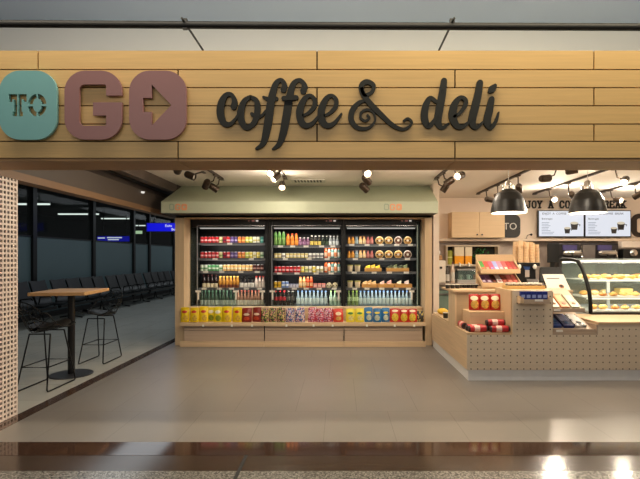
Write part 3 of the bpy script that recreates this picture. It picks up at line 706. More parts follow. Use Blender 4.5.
# kinds: name, builder, words, category
KD = {
 'rc': (can(RED, (236, 190, 190)), 'red drink can', 'can'), 'dc': (can((150, 28, 40), (90, 20, 60)), 'dark red drink can', 'can'),
 'cc': (can((222, 214, 160), (150, 170, 90)), 'cream drink can', 'can'), 'pc': (can((92, 70, 130), (170, 160, 200)), 'purple drink can', 'can'),
 'oc': (can((224, 128, 62), (240, 190, 110)), 'orange drink can', 'can'), 'yc': (can((226, 206, 88), (240, 236, 180)), 'yellow drink can', 'can'),
 'gc': (can((196, 206, 90), (240, 240, 190)), 'lime drink can', 'can'), 'wc': (can((236, 232, 214), (200, 190, 120)), 'white drink can', 'can'),
 'tc': (can((58, 140, 130), (150, 200, 190)), 'teal drink can', 'can'), 'mc': (can((88, 160, 100), (220, 232, 214)), 'green drink can', 'can'),
 'mw': (can((214, 226, 206), (110, 160, 110)), 'white and green can', 'can'), 'pe': (can((240, 196, 120), (248, 236, 205)), 'peach coloured can', 'can'),
 'dk': (can((70, 28, 26), (190, 150, 140)), 'dark brown can', 'can'),
 'wi': (bottle((30, 14, 14), (226, 214, 180), (60, 14, 18), .24, .031, .55, .36, .05, .36), 'dark wine bottle', 'bottle'),
 'go': (bottle((196, 140, 60), (120, 60, 40), (232, 190, 96), .215, .028, .6, .6, .06, .3), 'gold juice bottle', 'bottle'),
 'bw': (bottle((18, 16, 18), (240, 236, 228), (16, 16, 16), .205, .031, .5, .45, .06, .46), 'white-labelled black bottle', 'bottle'),
 'rw': (bottle((220, 204, 194), (236, 226, 216), (190, 50, 44), .215, .029, .55, .5, .1, .5), 'red-capped white bottle', 'bottle'),
 'gb': (bottle((44, 66, 52), (186, 186, 174), (52, 84, 62), .27, .031, .5, .42, .04, .36), 'green water bottle', 'bottle'),
 'rb': (bottle((160, 108, 88), (226, 204, 186), (150, 70, 56), .27, .031, .5, .42, .04, .36), 'rosy brown bottle', 'bottle'),
 'tg': (bottle((92, 140, 70), (120, 160, 84), (40, 50, 40), .25, .032, .78, .5, .15, .6), 'tall green bottle', 'bottle'),
 'to': (bottle((224, 122, 44), (236, 150, 60), (206, 84, 40), .225, .033, .62, .5, .1, .42), 'orange juice bottle', 'bottle'),
 'tp': (bottle((116, 72, 100), (160, 116, 150), (226, 214, 220), .155, .031, .6, .55, .15, .5), 'purple smoothie bottle', 'bottle'),
 'ty': (bottle((44, 40, 30), (216, 190, 96), (222, 218, 206), .19, .030, .55, .45, .1, .46), 'yellow-labelled dark bottle', 'bottle'),
 'td': (bottle((22, 34, 26), (60, 76, 56), (200, 200, 190), .19, .030, .55, .42, .1, .46), 'dark green bottle', 'bottle'),
 'tw': (bottle((150, 156, 156), (214, 220, 220), (226, 226, 226), .185, .028, .55, .42, .1, .46), 'pale labelled bottle', 'bottle'),
 'ja': (can((214, 196, 128), (240, 234, 214), .10, .03), 'small cream can', 'can'), 'jb': (can((236, 234, 226), (120, 116, 110), .10, .03), 'small white can', 'can'),
 'sa': (bottle((214, 96, 50), (236, 200, 170), (220, 90, 40), .185, .027, .72, .6, .2, .6), 'slim orange bottle', 'bottle'),
 'sb': (bottle((236, 226, 206), (226, 140, 90), (224, 110, 60), .185, .027, .72, .6, .2, .6), 'slim white bottle', 'bottle'),
 'sc': (bottle((110, 160, 156), (236, 238, 232), (222, 120, 70), .185, .027, .72, .6, .2, .6), 'slim teal bottle', 'bottle'),
 'bc': (can((120, 150, 206), (236, 240, 246)), 'blue and white can', 'can'), 'sy': (can((220, 176, 50), (150, 120, 30)), 'gold drink can', 'can'),
 'wu': (tub((214, 214, 226), (150, 160, 200), .075, .026, 1.15), 'small white yoghurt cup', 'cup'),
 'or': (bottle((224, 92, 56), (240, 180, 130), (236, 150, 100), .20, .029, .68, .5, .2, .5), 'orange red bottle', 'bottle'),
 'ob': (bottle((240, 186, 120), (246, 220, 170), (230, 130, 70), .20, .029, .68, .5, .2, .5), 'pale orange bottle', 'bottle'),
 'pk': (carton((232, 140, 130), (244, 200, 190), .064, .085), 'pink snack carton', 'pack'),
 'cu': (bowl((240, 226, 186), (244, 230, 190), .05), 'round cream dessert tub', 'tub'),
 'ck': (bottle((44, 20, 18), (206, 36, 48), (206, 36, 48), .265, .033, .5, .42, .34, .6), 'red-labelled cola bottle', 'bottle'),
 'cd': (bottle((34, 24, 22), (104, 90, 84), (150, 140, 134), .265, .033, .5, .42, .34, .6), 'dark cola bottle', 'bottle'),
 'wa': (bottle((164, 174, 188), (226, 228, 232), (110, 140, 190), .265, .031, .5, .42, .12, .50), 'clear blue-capped bottle', 'bottle'),
 'wg': (bottle((196, 214, 196), (234, 240, 226), (160, 196, 120), .265, .032, .5, .42, .3, .56), 'clear green-capped bottle', 'bottle'),
 'yg': (bottle((146, 160, 96), (206, 214, 160), (150, 180, 70), .265, .031, .5, .42, .3, .56), 'yellow green water bottle', 'bottle'),
 'j1': (bottle((206, 140, 60), (226, 170, 80), (120, 70, 40), .145, .030, .58, .55, .15, .5), 'amber juice bottle', 'bottle'),
 'j2': (bottle((130, 150, 160), (170, 190, 196), (110, 120, 130), .145, .030, .58, .55, .15, .5), 'blue grey juice bottle', 'bottle'),
 'j3': (bottle((232, 190, 130), (240, 216, 170), (200, 140, 90), .145, .030, .58, .55, .15, .5), 'peach juice bottle', 'bottle'),
 'j4': (bottle((170, 96, 90), (200, 130, 120), (120, 70, 70), .145, .030, .58, .55, .15, .5), 'dusky red juice bottle', 'bottle'),
 'bo': (bowl((236, 208, 140), (190, 140, 70), .073), 'yellow rimmed salad bowl', 'bowl'),
 'bp': (bowl((216, 202, 190), (120, 84, 66), .073), 'dark filled salad bowl', 'bowl'),
 'cg': (tub((222, 206, 176), (176, 168, 90), .13, .042, 1.2), 'tall clear cup of salad', 'cup'),
}
def row(xs, s): return list(zip(xs, s))
def lin_(a, b_, n): return [a + (b_ - a) * i / (n - 1) for i in range(n)]
LAY = {
 'L': [
  (0, row(lin_(201.6, 261.8, 17), 'rc rc rc rc rc cc dc rc pc pc oc oc yc gc wc wc tc'.split())),
  (1, row(lin_(201.6, 261.8, 17), 'rc rc rc rc rc cc dc rc pc pc oc oc gc yc wc yc mw'.split())),
  (2, row(lin_(201.6, 261.8, 17), 'mw mw mc mc mc mw pe pe pe pe pe pe pe pe dk dk dk'.split())),
  (3, row([203.6, 207.6, 211.6, 215.6, 219.9, 223.4, 226.9, 230.4, 233.9, 237.2, 241, 244.7, 248.4, 252.1, 256, 259.6, 263.1], ['wi'] * 4 + ['go'] * 6 + ['bw'] * 4 + ['rw'] * 3)),
  (4, row(lin_(201.4, 234, 10) + lin_(237.8, 262.2, 8), ['gb'] * 10 + ['rb'] * 8))],
 'M': [
  (0, row([275.4, 279.4, 283.4, 287.8, 292, 296.2, 300, 303.9, 307.8, 311.6, 315.4, 319.2, 323, 326.8, 330.4, 334, 337.6], ['tg'] * 3 + ['to'] * 3 + ['tp'] * 3 + ['ty'] * 3 + ['td'] * 2 + ['tw'] * 3)),
  (1, row(lin_(275.6, 321.5, 13) + [325.8, 329.1, 332.4, 335.7, 339], 'ja ja jb ja ja ja ja ja ja jb jb jb jb sa sb sc sb sc'.split())),
  (2, row(lin_(275.6, 298.6, 7) + lin_(302.4, 321.6, 6) + [325.8, 329.1, 332.4, 335.7, 339], 'rc rc rc rc rc rc rc yc cc wc yc wc wc sa sb sc sb sc'.split())),
  (3, row([275.4, 279.2, 283, 286.8, 290.3, 293.6, 296.9, 300.4, 304, 307.6, 311.2, 315.2, 319.4, 323.6, 329, 335, 341 - 1.6][:16], 'sy sy bc bc wu wu wu ob ob or or pk pk pk cu cu'.split())),
  (4, row(lin_(275.6, 292.5, 5) + lin_(298, 325.6, 8) + [331, 335, 339], ['ck'] * 3 + ['cd'] * 2 + ['wa'] * 8 + ['wg'] * 3))],
 'R': [
  (0, row([349, 352.8, 356.6, 360.4, 364.2, 368, 371.8, 379.6, 388.8, 398.4, 407.8], 'j1 j1 j2 j3 j3 j4 j4 bo bo bp bo'.split())),
  (1, row([349, 352.8, 356.6, 360.4, 364.2, 368, 371.8, 379.6, 388.8, 398.4, 407.8], 'j1 j1 j2 j3 j3 j4 j4 bo bo bo bp'.split())),
  (2, row([350, 357.6], ['cg'] * 2)),
  (3, row([350, 357.6], ['cg'] * 2)),
  (4, row(lin_(349, 411, 17), ['yg'] * 3 + ['wa'] * 14))],
}
SN = ['top', 'second', 'third', 'fourth', 'bottom']
for key, nm in (('L', 'left'), ('M', 'middle'), ('R', 'right')):
    for si, its in LAY[key]:
        z = SHZ[key][si] if si < 4 else DECK
        for k, (px, kd) in enumerate(its):
            fn, words, cat = KD[kd]; yy = IY + .045
            if kd in ('bo', 'bp', 'cu'): yy = IY + .03
            place(kd, fn, (X(px, yy - .03), yy, z + .0005), f'{words}, {ORD[k]} item from left on {SN[si]} shelf of {nm} cooler', cat, f'{SN[si]} shelf of the {nm} cooler')
# crates of sandwiches in the right cooler
def crate(x0, x1, z, label, packs, plabel, h=.075, n=4, y0=IY - .005):
    t = thing('wooden_crate', label, 'crate', ((x0 + x1) / 2, y0 + .1, z), 'wooden crates in the right cooler')
    cm = WOOD((222, 168, 96), .85)
    B(x0, x1, y0, y0 + .012, z + .001, z + h, cm).build('front_board', t); B(x0, x1, y0 + .19, y0 + .20, z + .001, z + h, cm).build('back_board', t)
    for x in (x0, x1 - .012): B(x, x + .012, y0 + .0125, y0 + .1895, z + .001, z + h, cm).build('end_board', t)
    B(x0 + .0125, x1 - .0125, y0 + .0125, y0 + .1895, z + .001, z + .01, cm).build('base_board', t)
    for i in range(n):
        w = (x1 - x0 - .03) / n; x = x0 + .015 + w * (i + .5)
        place(packs[0] + str(i % 2), sandwich(packs[1 + i % 2], packs[3], .082, .12 + .012 * (i % 2)), (x, y0 + .075, z + .0105), f'{plabel}, {ORD[i]} from left in its crate', 'sandwich', plabel + 's')
zR = SHZ['R']
crate(X(365, IY), X(381.5, IY), zR[2], 'oak crate of yellow packs on the third shelf of right cooler', ('ya', (232, 200, 60), (210, 170, 50), (244, 236, 180)), 'yellow wrapped sandwich on third shelf of right cooler', n=3)
crate(X(387, IY), X(409, IY), zR[2], 'wide oak crate of dark green packs on third shelf of right cooler', ('gr', (58, 66, 44), (96, 104, 70), (190, 196, 160)), 'dark green wrapped sandwich on third shelf of right cooler', n=4)
crate(X(362, IY), X(377.2, IY), zR[3], 'oak crate of bread rolls on the fourth shelf of right cooler', ('br', (232, 196, 140), (216, 170, 110), (244, 232, 204)), 'tan wrapped sandwich on fourth shelf of right cooler', n=3)
crate(X(378.2, IY), X(394, IY), zR[3], 'oak crate of pink packs, middle crate on fourth shelf of right cooler', ('pn', (236, 190, 174), (222, 164, 150), (250, 236, 226)), 'pink wrapped sandwich on fourth shelf of right cooler', n=2)
crate(X(395, IY), X(412, IY), zR[3], 'oak crate of white packs, rightmost on fourth shelf of right cooler', ('wh', (240, 226, 196), (236, 214, 206), (252, 246, 240)), 'pale wrapped sandwich on fourth shelf of right cooler', n=2)

# ================================================================== BENCH in front of the coolers
BY = 7.67
bx = [X(179.5, BY), X(264, BY), X(344, BY), X(425.8, BY)]
for i, nm in enumerate(('left', 'middle', 'right')):
    a, b_ = bx[i] + .002, bx[i + 1] - .002
    t = thing('snack_bench', f'{nm} oak snack bench unit with grey drawer below the {nm} cooler', 'bench', ((a + b_) / 2, BY + .06, 0), 'oak snack bench units')
    ia, ib = max(a, X(184, 7.8) + .004), min(b_, X(425, 7.8) - .004)
    mb = MB(); mb.box(a, b_, BY, 7.795, 0, Z(342, BY), oakX); mb.box(ia, ib, 7.796, 8.0, 0, Z(342, BY), oakX); mb.build('plinth', t, .003)
    mb = MB(); mb.box(a, b_, BY, 7.795, Z(326, BY), Z(323, BY), oakX); mb.box(ia, ib, 7.796, 8.0, Z(326, BY), Z(323, BY), oakX); mb.build('display_shelf', t, .002)
    da = a + (.06 if i == 0 else .008); db = b_ - (.045 if i == 2 else .008)
    B(da - .005, db + .005, 7.75, 7.79, Z(342, BY), Z(326, BY), M((40, 34, 30), .7)).build('carcass', t)
    d = B(da, db, 7.715, 7.748, Z(342, BY) + .003, Z(331.2, BY), greyOak).build('drawer', t, .002)
    B(da, db, 7.715, 7.748, Z(330.7, BY), Z(328.6, BY), greyOak).build('slat', t, .001); B(da, db, 7.715, 7.748, Z(328.1, BY), Z(326.3, BY), greyOak).build('slat', t, .001)
    B(ia, ib, 7.97, 8.0, Z(323, BY), .615, oakX).build('back_board', t); B(ia, ib, 7.95, 8.10, .616, .640, oakX).build('ledge', t, .002)
    for q in (.28, .62, .86):
        x = a + (b_ - a) * q; B(x - .016, x + .016, BY - .004, BY - .0005, Z(327, BY), Z(324.6, BY), tagm).build('price_tag', t)

def bag_mesh(w, h, mat, d=.08, seal=None):
    def f():
        mb = MB(); nx, nz = 9, 12
        for sgn in (-1, 1):
            P = []
            for j in range(nz + 1):
                v_ = j / nz; r_ = []
                for i in range(nx + 1):
                    u = i / nx * 2 - 1; bulge = max(0, 1 - u * u) ** .85 * max(0, math.sin(PI * min(1, max(0, (v_ + .02) / .98)) ** .9)) ** .6
                    wv = (1 - .05 * math.sin(PI * v_)) * (1 - .16 * max(0, .2 - v_) / .2 * .5) * (1 - .06 * max(0, v_ - .6) / .4)
                    r_.append((u * w / 2 * wv, sgn * d * .5 * bulge + .004 * math.sin(9 * u + 5 * v_) * bulge, h * v_))
                P.append(r_)
            mb.grid(P, mat, flip=(sgn > 0))
        cr = MB()
        s_ = seal or M((230, 220, 190), .3, .3)
        cr.box(-w * .49, w * .49, -.0015, .0015, h * .955, h, s_)
        return [('snack_bag', mb), ('top_seal', cr)]
    return f
byel = BAG((240, 206, 20), (206, 60, 40), (232, 190, 70), (0, .175), (.044, .024), (.02, .07), (.04, .05))
byel2 = BAG((236, 214, 30), (250, 240, 210), (150, 160, 40), (0, .17), (.046, .028), (.01, .065), (.045, .05))
bred = BAG((128, 30, 18), (226, 200, 170), (206, 74, 40), (0, .13), (.05, .02), (0, .06), (.05, .03))
bnutg = MULTI([(60, 40, 44), (120, 150, 60), (190, 110, 120), (44, 30, 36), (210, 180, 120)], 55)
bnutb = MULTI([(70, 90, 150), (190, 180, 200), (200, 120, 150), (50, 50, 90), (230, 210, 190)], 55)
bnutp = MULTI([(190, 60, 80), (220, 150, 180), (120, 80, 120), (230, 200, 200), (170, 40, 60)], 55)
brd = BAG((206, 58, 40), (244, 220, 180), (226, 170, 90), (0, .14), (.05, .03), (0, .06), (.05, .035))
byg = BAG((236, 220, 60), (70, 130, 60), (244, 232, 150), (0, .15), (.045, .02), (.01, .07), (.045, .04))
bblu = BAG((34, 110, 166), (226, 206, 60), (206, 214, 190), (0, .16), (.045, .018), (0, .075), (.045, .05))
bryl = BAG((190, 40, 30), (240, 224, 190), (236, 200, 70), (0, .19), (.05, .02), (0, .08), (.056, .07))
bgold = MULTI([(60, 54, 44), (200, 176, 90), (36, 34, 32)], 40)
SZ = Z(323, BY) + .001
bags = [(184.6, 8.6, 15.5, byel, 'yel', 'yellow crisp bag'), (194.2, 9, 15, byel, 'yel', 'yellow crisp bag'), (203.2, 8.8, 15.5, byel, 'yel', 'yellow crisp bag'), (209.6, 7.2, 15, byel2, 'yl2', 'pale-oval yellow crisp bag'), (217.6, 8, 15.5, byel2, 'yl2', 'pale-oval yellow crisp bag'), (226.6, 9.4, 15.5, byel, 'yel', 'yellow crisp bag'), (237, 9.4, 15.5, byel, 'yel', 'yellow crisp bag'),
        (246.8, 9.6, 14.6, bred, 'red', 'dark red crisp bag'), (256.6, 9, 14.6, bred, 'red', 'dark red crisp bag'),
        (264.8, 7, 14.2, bnutg, 'ntg', 'dark patterned nut bag'), (272.2, 7, 14.2, bnutg, 'ntg', 'dark patterned nut bag'), (280.8, 8.4, 14.4, bnutg, 'ntg', 'dark patterned nut bag'),
        (290, 8.4, 14.6, bnutb, 'ntb', 'blue patterned sweet bag'), (300, 9.2, 14.8, bnutb, 'ntb', 'blue patterned sweet bag'),
        (312.4, 9, 14.6, bnutp, 'ntp', 'pink patterned sweet bag'), (320.6, 7, 14.6, bnutp, 'ntp', 'pink patterned sweet bag'), (328.6, 8.8, 14.4, bnutp, 'ntp', 'pink patterned sweet bag'),
        (338.4, 9.6, 13.4, brd, 'brd', 'red crisp bag'), (350.4, 8.4, 14.2, byg, 'byg', 'yellow and green crisp bag'), (359.6, 8.4, 14, byg, 'byg', 'yellow and green crisp bag'),
        (368.8, 8.4, 14.6, bblu, 'blu', 'blue crisp bag'), (377.2, 8, 14.6, bblu, 'blu', 'blue crisp bag'), (385.8, 8.2, 14.6, bblu, 'blu', 'blue crisp bag'),
        (395, 9.8, 13.6, bryl, 'ryl', 'red and yellow crisp bag'), (404.2, 7.8, 13.8, bryl, 'ryl', 'red and yellow crisp bag'), (412.4, 8.4, 13.8, bryl, 'ryl', 'red and yellow crisp bag'),
        (420.4, 6.6, 11, bgold, 'gld', 'small black and gold snack bag')]
cnt = {}
tot = {}
for b_ in bags: tot[b_[4]] = tot.get(b_[4], 0) + 1
GY = 7.735
for k, (px, w, h, mt, kk, words) in enumerate(bags):
    cnt[kk] = cnt.get(kk, 0) + 1; kf = GY / F; ww, hh = round(w * kf * 1.10, 3), round(h * kf * (.97 + .05 * ((k * 7) % 3) / 2), 3)
    lab = f'{words} standing on the bench shelf, {ORD[cnt[kk] - 1]} of its kind from left' if tot[kk] > 1 else f'{words} standing on the bench shelf below the coolers'
    o = place((kk, ww, hh), bag_mesh(ww, hh, mt), (X(px, GY), GY + (.085 if kk == 'yl2' and cnt[kk] == 1 else .010 * (-1) ** k), SZ), lab, 'snack bag', 'snack bags on the bench', rz=random.uniform(-.2, .2))
    o.rotation_euler.x = -.08 - .04 * (k % 3); o.location.z += .042 * math.sin(.08 + .04 * (k % 3))

# ================================================================== TRACK LIGHTS
lamp_on = EM((255, 236, 200), 14)
tracks = [(-1.88, 4.2, 7.28, 'leftmost'), (-.86, 4.2, 7.2, 'second'), (.38, 4.2, 7.1, 'third'), (1.52, 4.2, 7.28, 'fourth'), (2.70, 4.2, 8.95, 'fifth'), (3.81, 4.2, 8.97, 'sixth'), (4.99, 4.2, 8.7, 'rightmost')]
for x, ya, yb_, nm in tracks:
    t = thing('light_track', f'dark ceiling light track, {nm} from the left' if nm not in ('leftmost', 'rightmost') else f'dark ceiling light track, {nm} one in the shop', 'track', (x, (ya + yb_) / 2, CZ - .03), 'ceiling light tracks')
    B(x - .018, x + .018, ya, yb_, CZ - .032, CZ - .0005, M((52, 42, 36), .5)).build('rail', t, .002); B(x - .03, x + .03, yb_ - .12, yb_ + .001, CZ - .04, CZ - .0325, bronze).build('end_feed', t)
spots = []
def spotlight(px, py, Y, tx, d, on, label, L=.15, r=.052, energy=0):
    """lamp centre at a point under its track, axis d pointing where it shines"""
    c = Vector((X(px, Y), Y, Z(py, Y))); d = Vector(d).normalized()
    t = thing('track_spotlight', label, 'spotlight', (tx, Y, c.z), 'bronze track spotlights')
    MB().tube([(tx, Y, CZ - .034), (tx + (c.x - tx) * .2, Y, c.z + r * .9), tuple(c)], .010, bronze, 6).build('bracket', t)
    B(tx - .02, tx + .02, Y - .06, Y + .06, CZ - .048, CZ - .0325, bronze).build('adapter', t)
    MB().lathe([(0, -L * .5), (r * .72, -L * .5), (r * .95, -L * .36), (r, -L * .2), (r, L * .5), (r * .9, L * .5), (r * .86, L * .36), (0, L * .36)], c, 20, bronze, ax=d).build('lamp_housing', t)
    MB().lathe([(r * .82, L * .38), (r * .5, L * .41), (0, L * .42)], c, 18, lamp_on if on else M((150, 142, 130), .2), ax=d).build('lamp_lens', t)
    if energy:
        l = bpy.data.lights.new('spot_beam', 'SPOT'); l.energy = energy; l.spot_size = math.radians(110); l.spot_blend = .8; l.color = (1, .86, .68); l.shadow_soft_size = .04
        o = bpy.data.objects.new('spot_beam', l); COL.objects.link(o); o.location = c + d * (L * .55); o.rotation_euler = d.to_track_quat('-Z', 'Y').to_euler(); o.parent = None
        spots.append(o)
        l = bpy.data.lights.new('lamp_glow', 'POINT'); l.energy = energy * GLOW; l.color = (1, .87, .70); l.shadow_soft_size = .05
        o = bpy.data.objects.new('lamp_glow', l); COL.objects.link(o); o.location = c + d * (L * .75)
SPE, GLOW = 40, .5
spotlight(178.5, 169, 6.2, -1.9 - .12, (-.5, .8, -.3), False, 'bronze track spotlight half hidden by the fascia, farthest left')
spotlight(190, 175.5, 6.6, -1.98, (.75, -.1, -.3), False, 'bronze track spotlight tilted sideways near the left corner')
spotlight(206.5, 184, 6.85, -1.88, (-.5, .7, -.6), False, 'bronze track spotlight hanging left in the pair above the left logo')
spotlight(213.5, 187.5, 7.1, -1.88, (.7, .4, -.5), False, 'bronze track spotlight hanging right in the pair above the left logo')
spotlight(271.5, 171.5, 6.15, -.86, (-.15, -.75, -.6), True, 'lit track spotlight nearest the fascia in the centre left cluster', energy=SPE)
spotlight(276, 177, 6.55, -.86, (-.5, -.5, -.7), True, 'lit track spotlight in the middle of the centre left cluster', energy=SPE * .5)
spotlight(282, 185.5, 7.0, -.86, (.1, -.7, -.6), True, 'lit track spotlight lowest in the centre left cluster', energy=SPE * .5)
spotlight(366.5, 172, 6.1, .38, (.2, -.75, -.5), True, 'lit track spotlight nearest the fascia in the centre right cluster', energy=SPE)
spotlight(366.5, 180, 6.55, .38, (.5, .6, -.5), False, 'dark track spotlight in the middle of the centre right cluster')
spotlight(364, 187.5, 6.9, .38, (.6, .5, -.5), False, 'dark track spotlight lowest in the centre right cluster')
spotlight(460, 175.5, 6.2, 1.55, (-.7, -.6, -.3), True, 'lit track spotlight beside the right end of the sage hood', energy=SPE * 1.2)
spotlight(449.5, 181.5, 6.7, 1.52, (-.7, .3, -.5), False, 'dark track spotlight in the middle of the group right of hood')
spotlight(445, 187.5, 7.1, 1.52, (-.5, .2, -.8), False, 'dark track spotlight lowest in the group right of hood')
spotlight(489, 199.5, 8.4, 2.70, (.8, .3, -.1), False, 'dark track spotlight just left of the left pendant lamp')
spotlight(499, 195.5, 7.8, 2.70, (-.7, .4, -.2), False, 'dark track spotlight half hidden behind the left pendant lamp')
spotlight(519, 188.5, 6.9, 2.70, (.3, .7, -.5), False, 'dark track spotlight right behind the left pendant lamp')
spotlight(545, 178.5, 6.3, 3.0, (.9, .2, .1), False, 'black track spotlight high between the two pendant lamps')
spotlight(571.5, 170.5, 6.1, 3.1, (.8, -.5, .1), False, 'dark spotlight cut off by fascia above the right pendant lamp')
spotlight(554, 198.5, 8.3, 3.81, (-.2, -.8, -.45), True, 'lit spotlight low between the two pendant lamps', energy=SPE * 2.1)
spotlight(572.5, 195, 7.6, 3.81, (.6, .6, -.3), False, 'dark spotlight touching the left side of the right pendant lamp')
spotlight(625, 180.5, 6.35, 3.84, (-.5, -.5, -.45), True, 'lit bronze spotlight at upper right above the menu screens', energy=SPE * 2.1)
spotlight(618, 200, 8.4, 4.99, (.35, -.85, -.25), True, 'lit spotlight low at right in front of the wall lettering', energy=SPE * 2.1)
spotlight(638, 195, 7.7, 4.99, (-.4, .7, -.4), False, 'dark spotlight at the right edge above the round logo')
for nm, x, y in (('a', -.86, 5.0), ('b', .38, 5.0), ('c', 1.52, 5.0), ('d', 2.7, 5.0), ('e', 3.81, 5.0), ('f', -1.88, 5.2)):  # unseen spotlights added behind the fascia to light the shop
    c = Vector((x, y, CZ - .2)); d = Vector((0, .25, -1)).normalized()
    w = {'a': 'second', 'b': 'third', 'c': 'fourth', 'd': 'fifth', 'e': 'sixth', 'f': 'leftmost'}[nm]
    spotlight(CX + x * F / y, CY - (CZ - .2 - EYE) * F / y, y, x, d, True, f'added lit spotlight hidden behind the fascia on the {w} track', energy=SPE * .45)

# pendant lamps over the counter
dome_o = M((20, 18, 16), .42, .2); dome_i = M((244, 236, 220), .5)
pend = None
for k, (px, nm) in enumerate(((508.5, 'left'), (587.5, 'right'))):
    Y = 5.65; x = X(px, Y); zb_ = Z(213, Y); R = 17.3 * Y / F; H = 24 * Y / F
    if pend is not None:
        c = copy_tree(pend); c.location.x = x; c['label'] = 'black metal dome pendant lamp hanging in front of the menu screens'; break
    t = pend = thing('pendant_lamp', 'black metal dome pendant lamp hanging left of the menu screens', 'lamp', (x, Y, zb_), 'black dome pendant lamps')
    pr = [(R, 0), (R * .99, .02), (R * .96, H * .22), (R * .86, H * .52), (R * .66, H * .80), (R * .42, H * .95), (R * .27, H * 1.0)]
    MB().lathe(pr, (x, Y, zb_), 32, dome_o).build('lamp_shade', t)
    MB().lathe([(a - .006, z + .001) for a, z in pr], (x, Y, zb_), 32, dome_i).build('shade_lining', t)
    MB().lathe([(R * .27, H), (R * .27, H * 1.12), (R * .2, H * 1.16), (R * .18, H * 1.30), (R * .08, H * 1.36), (0, H * 1.36)], (x, Y, zb_), 20, M((150, 140, 128), .3, .8)).build('cap', t)
    mb = MB()
    for a in range(3):
        q = a * 2 * PI / 3 + .4; mb.tube([(x + math.cos(q) * R * .3, Y + math.sin(q) * R * .3, zb_ + H * .98), (x + math.cos(q) * R * .34, Y + math.sin(q) * R * .34, zb_ + H * 1.18)], .012, chrome, 6)
    mb.build('knobs', t)
    MB().tube([(x, Y, zb_ + H * 1.36), (x, Y, CZ - .03)], .004, M((190, 186, 180), .5), 6).build('cable', t)
    MB().lathe([(.05, .03), (.05, 0), (0, 0)], (x, Y, CZ - .031), 16, dome_o).build('ceiling_rose', t)
    MB().ball((x, Y, zb_ + H * .55), .045, EM((255, 232, 190), 18), 1, 1, 1.2).build('bulb', t)
    MB().tube([(x, Y, zb_ + H * .6), (x, Y, zb_ + H)], .018, white, 8).build('socket', t)

# ================================================================== KITCHEN BACK WALL
WY = 9.7; BF = 9.3
t = thing('wall_cabinet', 'pale oak two-door wall cabinet left of the black logo board', 'cabinet', (X(478, 9.35), 9.5, Z(239.5, 9.35)))
a, b_ = X(452, 9.35), X(504.8, 9.35); z0, z1 = Z(237.6, 9.35), Z(212, 9.35)
B(a, b_, 9.37, 9.69, z0, z1, paleZ).build('carcass', t)
mid = (a + b_) / 2 + .02
for q0, q1, s in ((a, mid - .002, -1), (mid + .002, b_, 1)):
    d = B(q0, q1, 9.35, 9.369, z0, z1, paleX).build('door', t, .001)
    kx = mid + s * .05
    MB().lathe([(.006, 0), (.006, .012), (.017, .014), (.017, .024), (0, .026)], (kx, 9.35, z0 + .06), 12, black, ax=(0, -1, 0)).build('knob', d)
t = tag(B(1.72, 7.18, 9.45, 9.68, Z(241, 9.45), Z(238.6, 9.45), WOOD((216, 196, 176), .9)).build('wall_shelf', None, .002), 'long thin pale wall shelf running under the cabinet and menu screens', 'shelf')
# slab lettering
GL = {'E': [[(0, 0), (0, 1)], [(0, 1), (.8, 1)], [(0, .5), (.55, .5)], [(0, 0), (.8, 0)], [(.8, 1), (.8, .76)], [(.8, 0), (.8, .24)]], 'N': [[(.08, 0), (.08, 1)], [(.08, 1), (.8, 0)], [(.8, 0), (.8, 1)], [(-.05, 0), (.25, 0)], [(.62, 1), (.95, 1)], [(-.05, 1), (.12, 1)]],
      'J': [[(.65, 1), (.65, .22)], [(.65, .22), (.5, 0)], [(.5, 0), (.18, 0)], [(.18, 0), (.02, .2)], [(.02, .2), (.02, .38)], [(.4, 1), (.85, 1)]], 'O': [[(.02, .25), (.02, .75)], [(.02, .75), (.22, 1)], [(.22, 1), (.6, 1)], [(.6, 1), (.8, .75)], [(.8, .75), (.8, .25)], [(.8, .25), (.6, 0)], [(.6, 0), (.22, 0)], [(.22, 0), (.02, .25)]],
      'Y': [[(0, 1), (.42, .48)], [(.84, 1), (.42, .48)], [(.42, .48), (.42, 0)], [(-.1, 1), (.2, 1)], [(.64, 1), (.94, 1)], [(.2, 0), (.64, 0)]], 'A': [[(.02, 0), (.42, 1)], [(.42, 1), (.82, 0)], [(.2, .36), (.64, .36)], [(-.12, 0), (.2, 0)], [(.64, 0), (.96, 0)], [(.26, 1), (.5, 1)]],
      'C': [[(.8, .75), (.6, 1)], [(.6, 1), (.22, 1)], [(.22, 1), (.02, .75)], [(.02, .75), (.02, .25)], [(.02, .25), (.22, 0)], [(.22, 0), (.6, 0)], [(.6, 0), (.8, .25)]], 'F': [[(.05, 0), (.05, 1)], [(0, 1), (.8, 1)], [(.05, .5), (.55, .5)], [(.8, 1), (.8, .72)], [(-.1, 0), (.3, 0)]],
      'B': [[(.05, 0), (.05, 1)], [(0, 1), (.6, 1)], [(.6, 1), (.75, .78)], [(.75, .78), (.6, .52)], [(.05, .52), (.6, .52)], [(.6, .52), (.8, .26)], [(.8, .26), (.62, 0)], [(0, 0), (.62, 0)]], 'R': [[(.05, 0), (.05, 1)], [(0, 1), (.6, 1)], [(.6, 1), (.76, .76)], [(.76, .76), (.6, .5)], [(.05, .5), (.6, .5)], [(.45, .5), (.78, 0)], [(-.1, 0), (.24, 0)], [(.66, 0), (.95, 0)]],
      'K': [[(.05, 0), (.05, 1)], [(.05, .42), (.75, 1)], [(.3, .6), (.78, 0)], [(-.1, 0), (.25, 0)], [(-.1, 1), (.22, 1)], [(.55, 1), (.95, 1)], [(.6, 0), (.98, 0)]]}
t = thing('wall_lettering', 'black slab-serif lettering ENJOY A COFFEE BREAK above the menu screens', 'sign', (X(572, 9.69), 9.69, Z(208, 9.69)))
lx, pw = 515.4, 5.58
lk = M((30, 28, 26), .6)
cur = lx
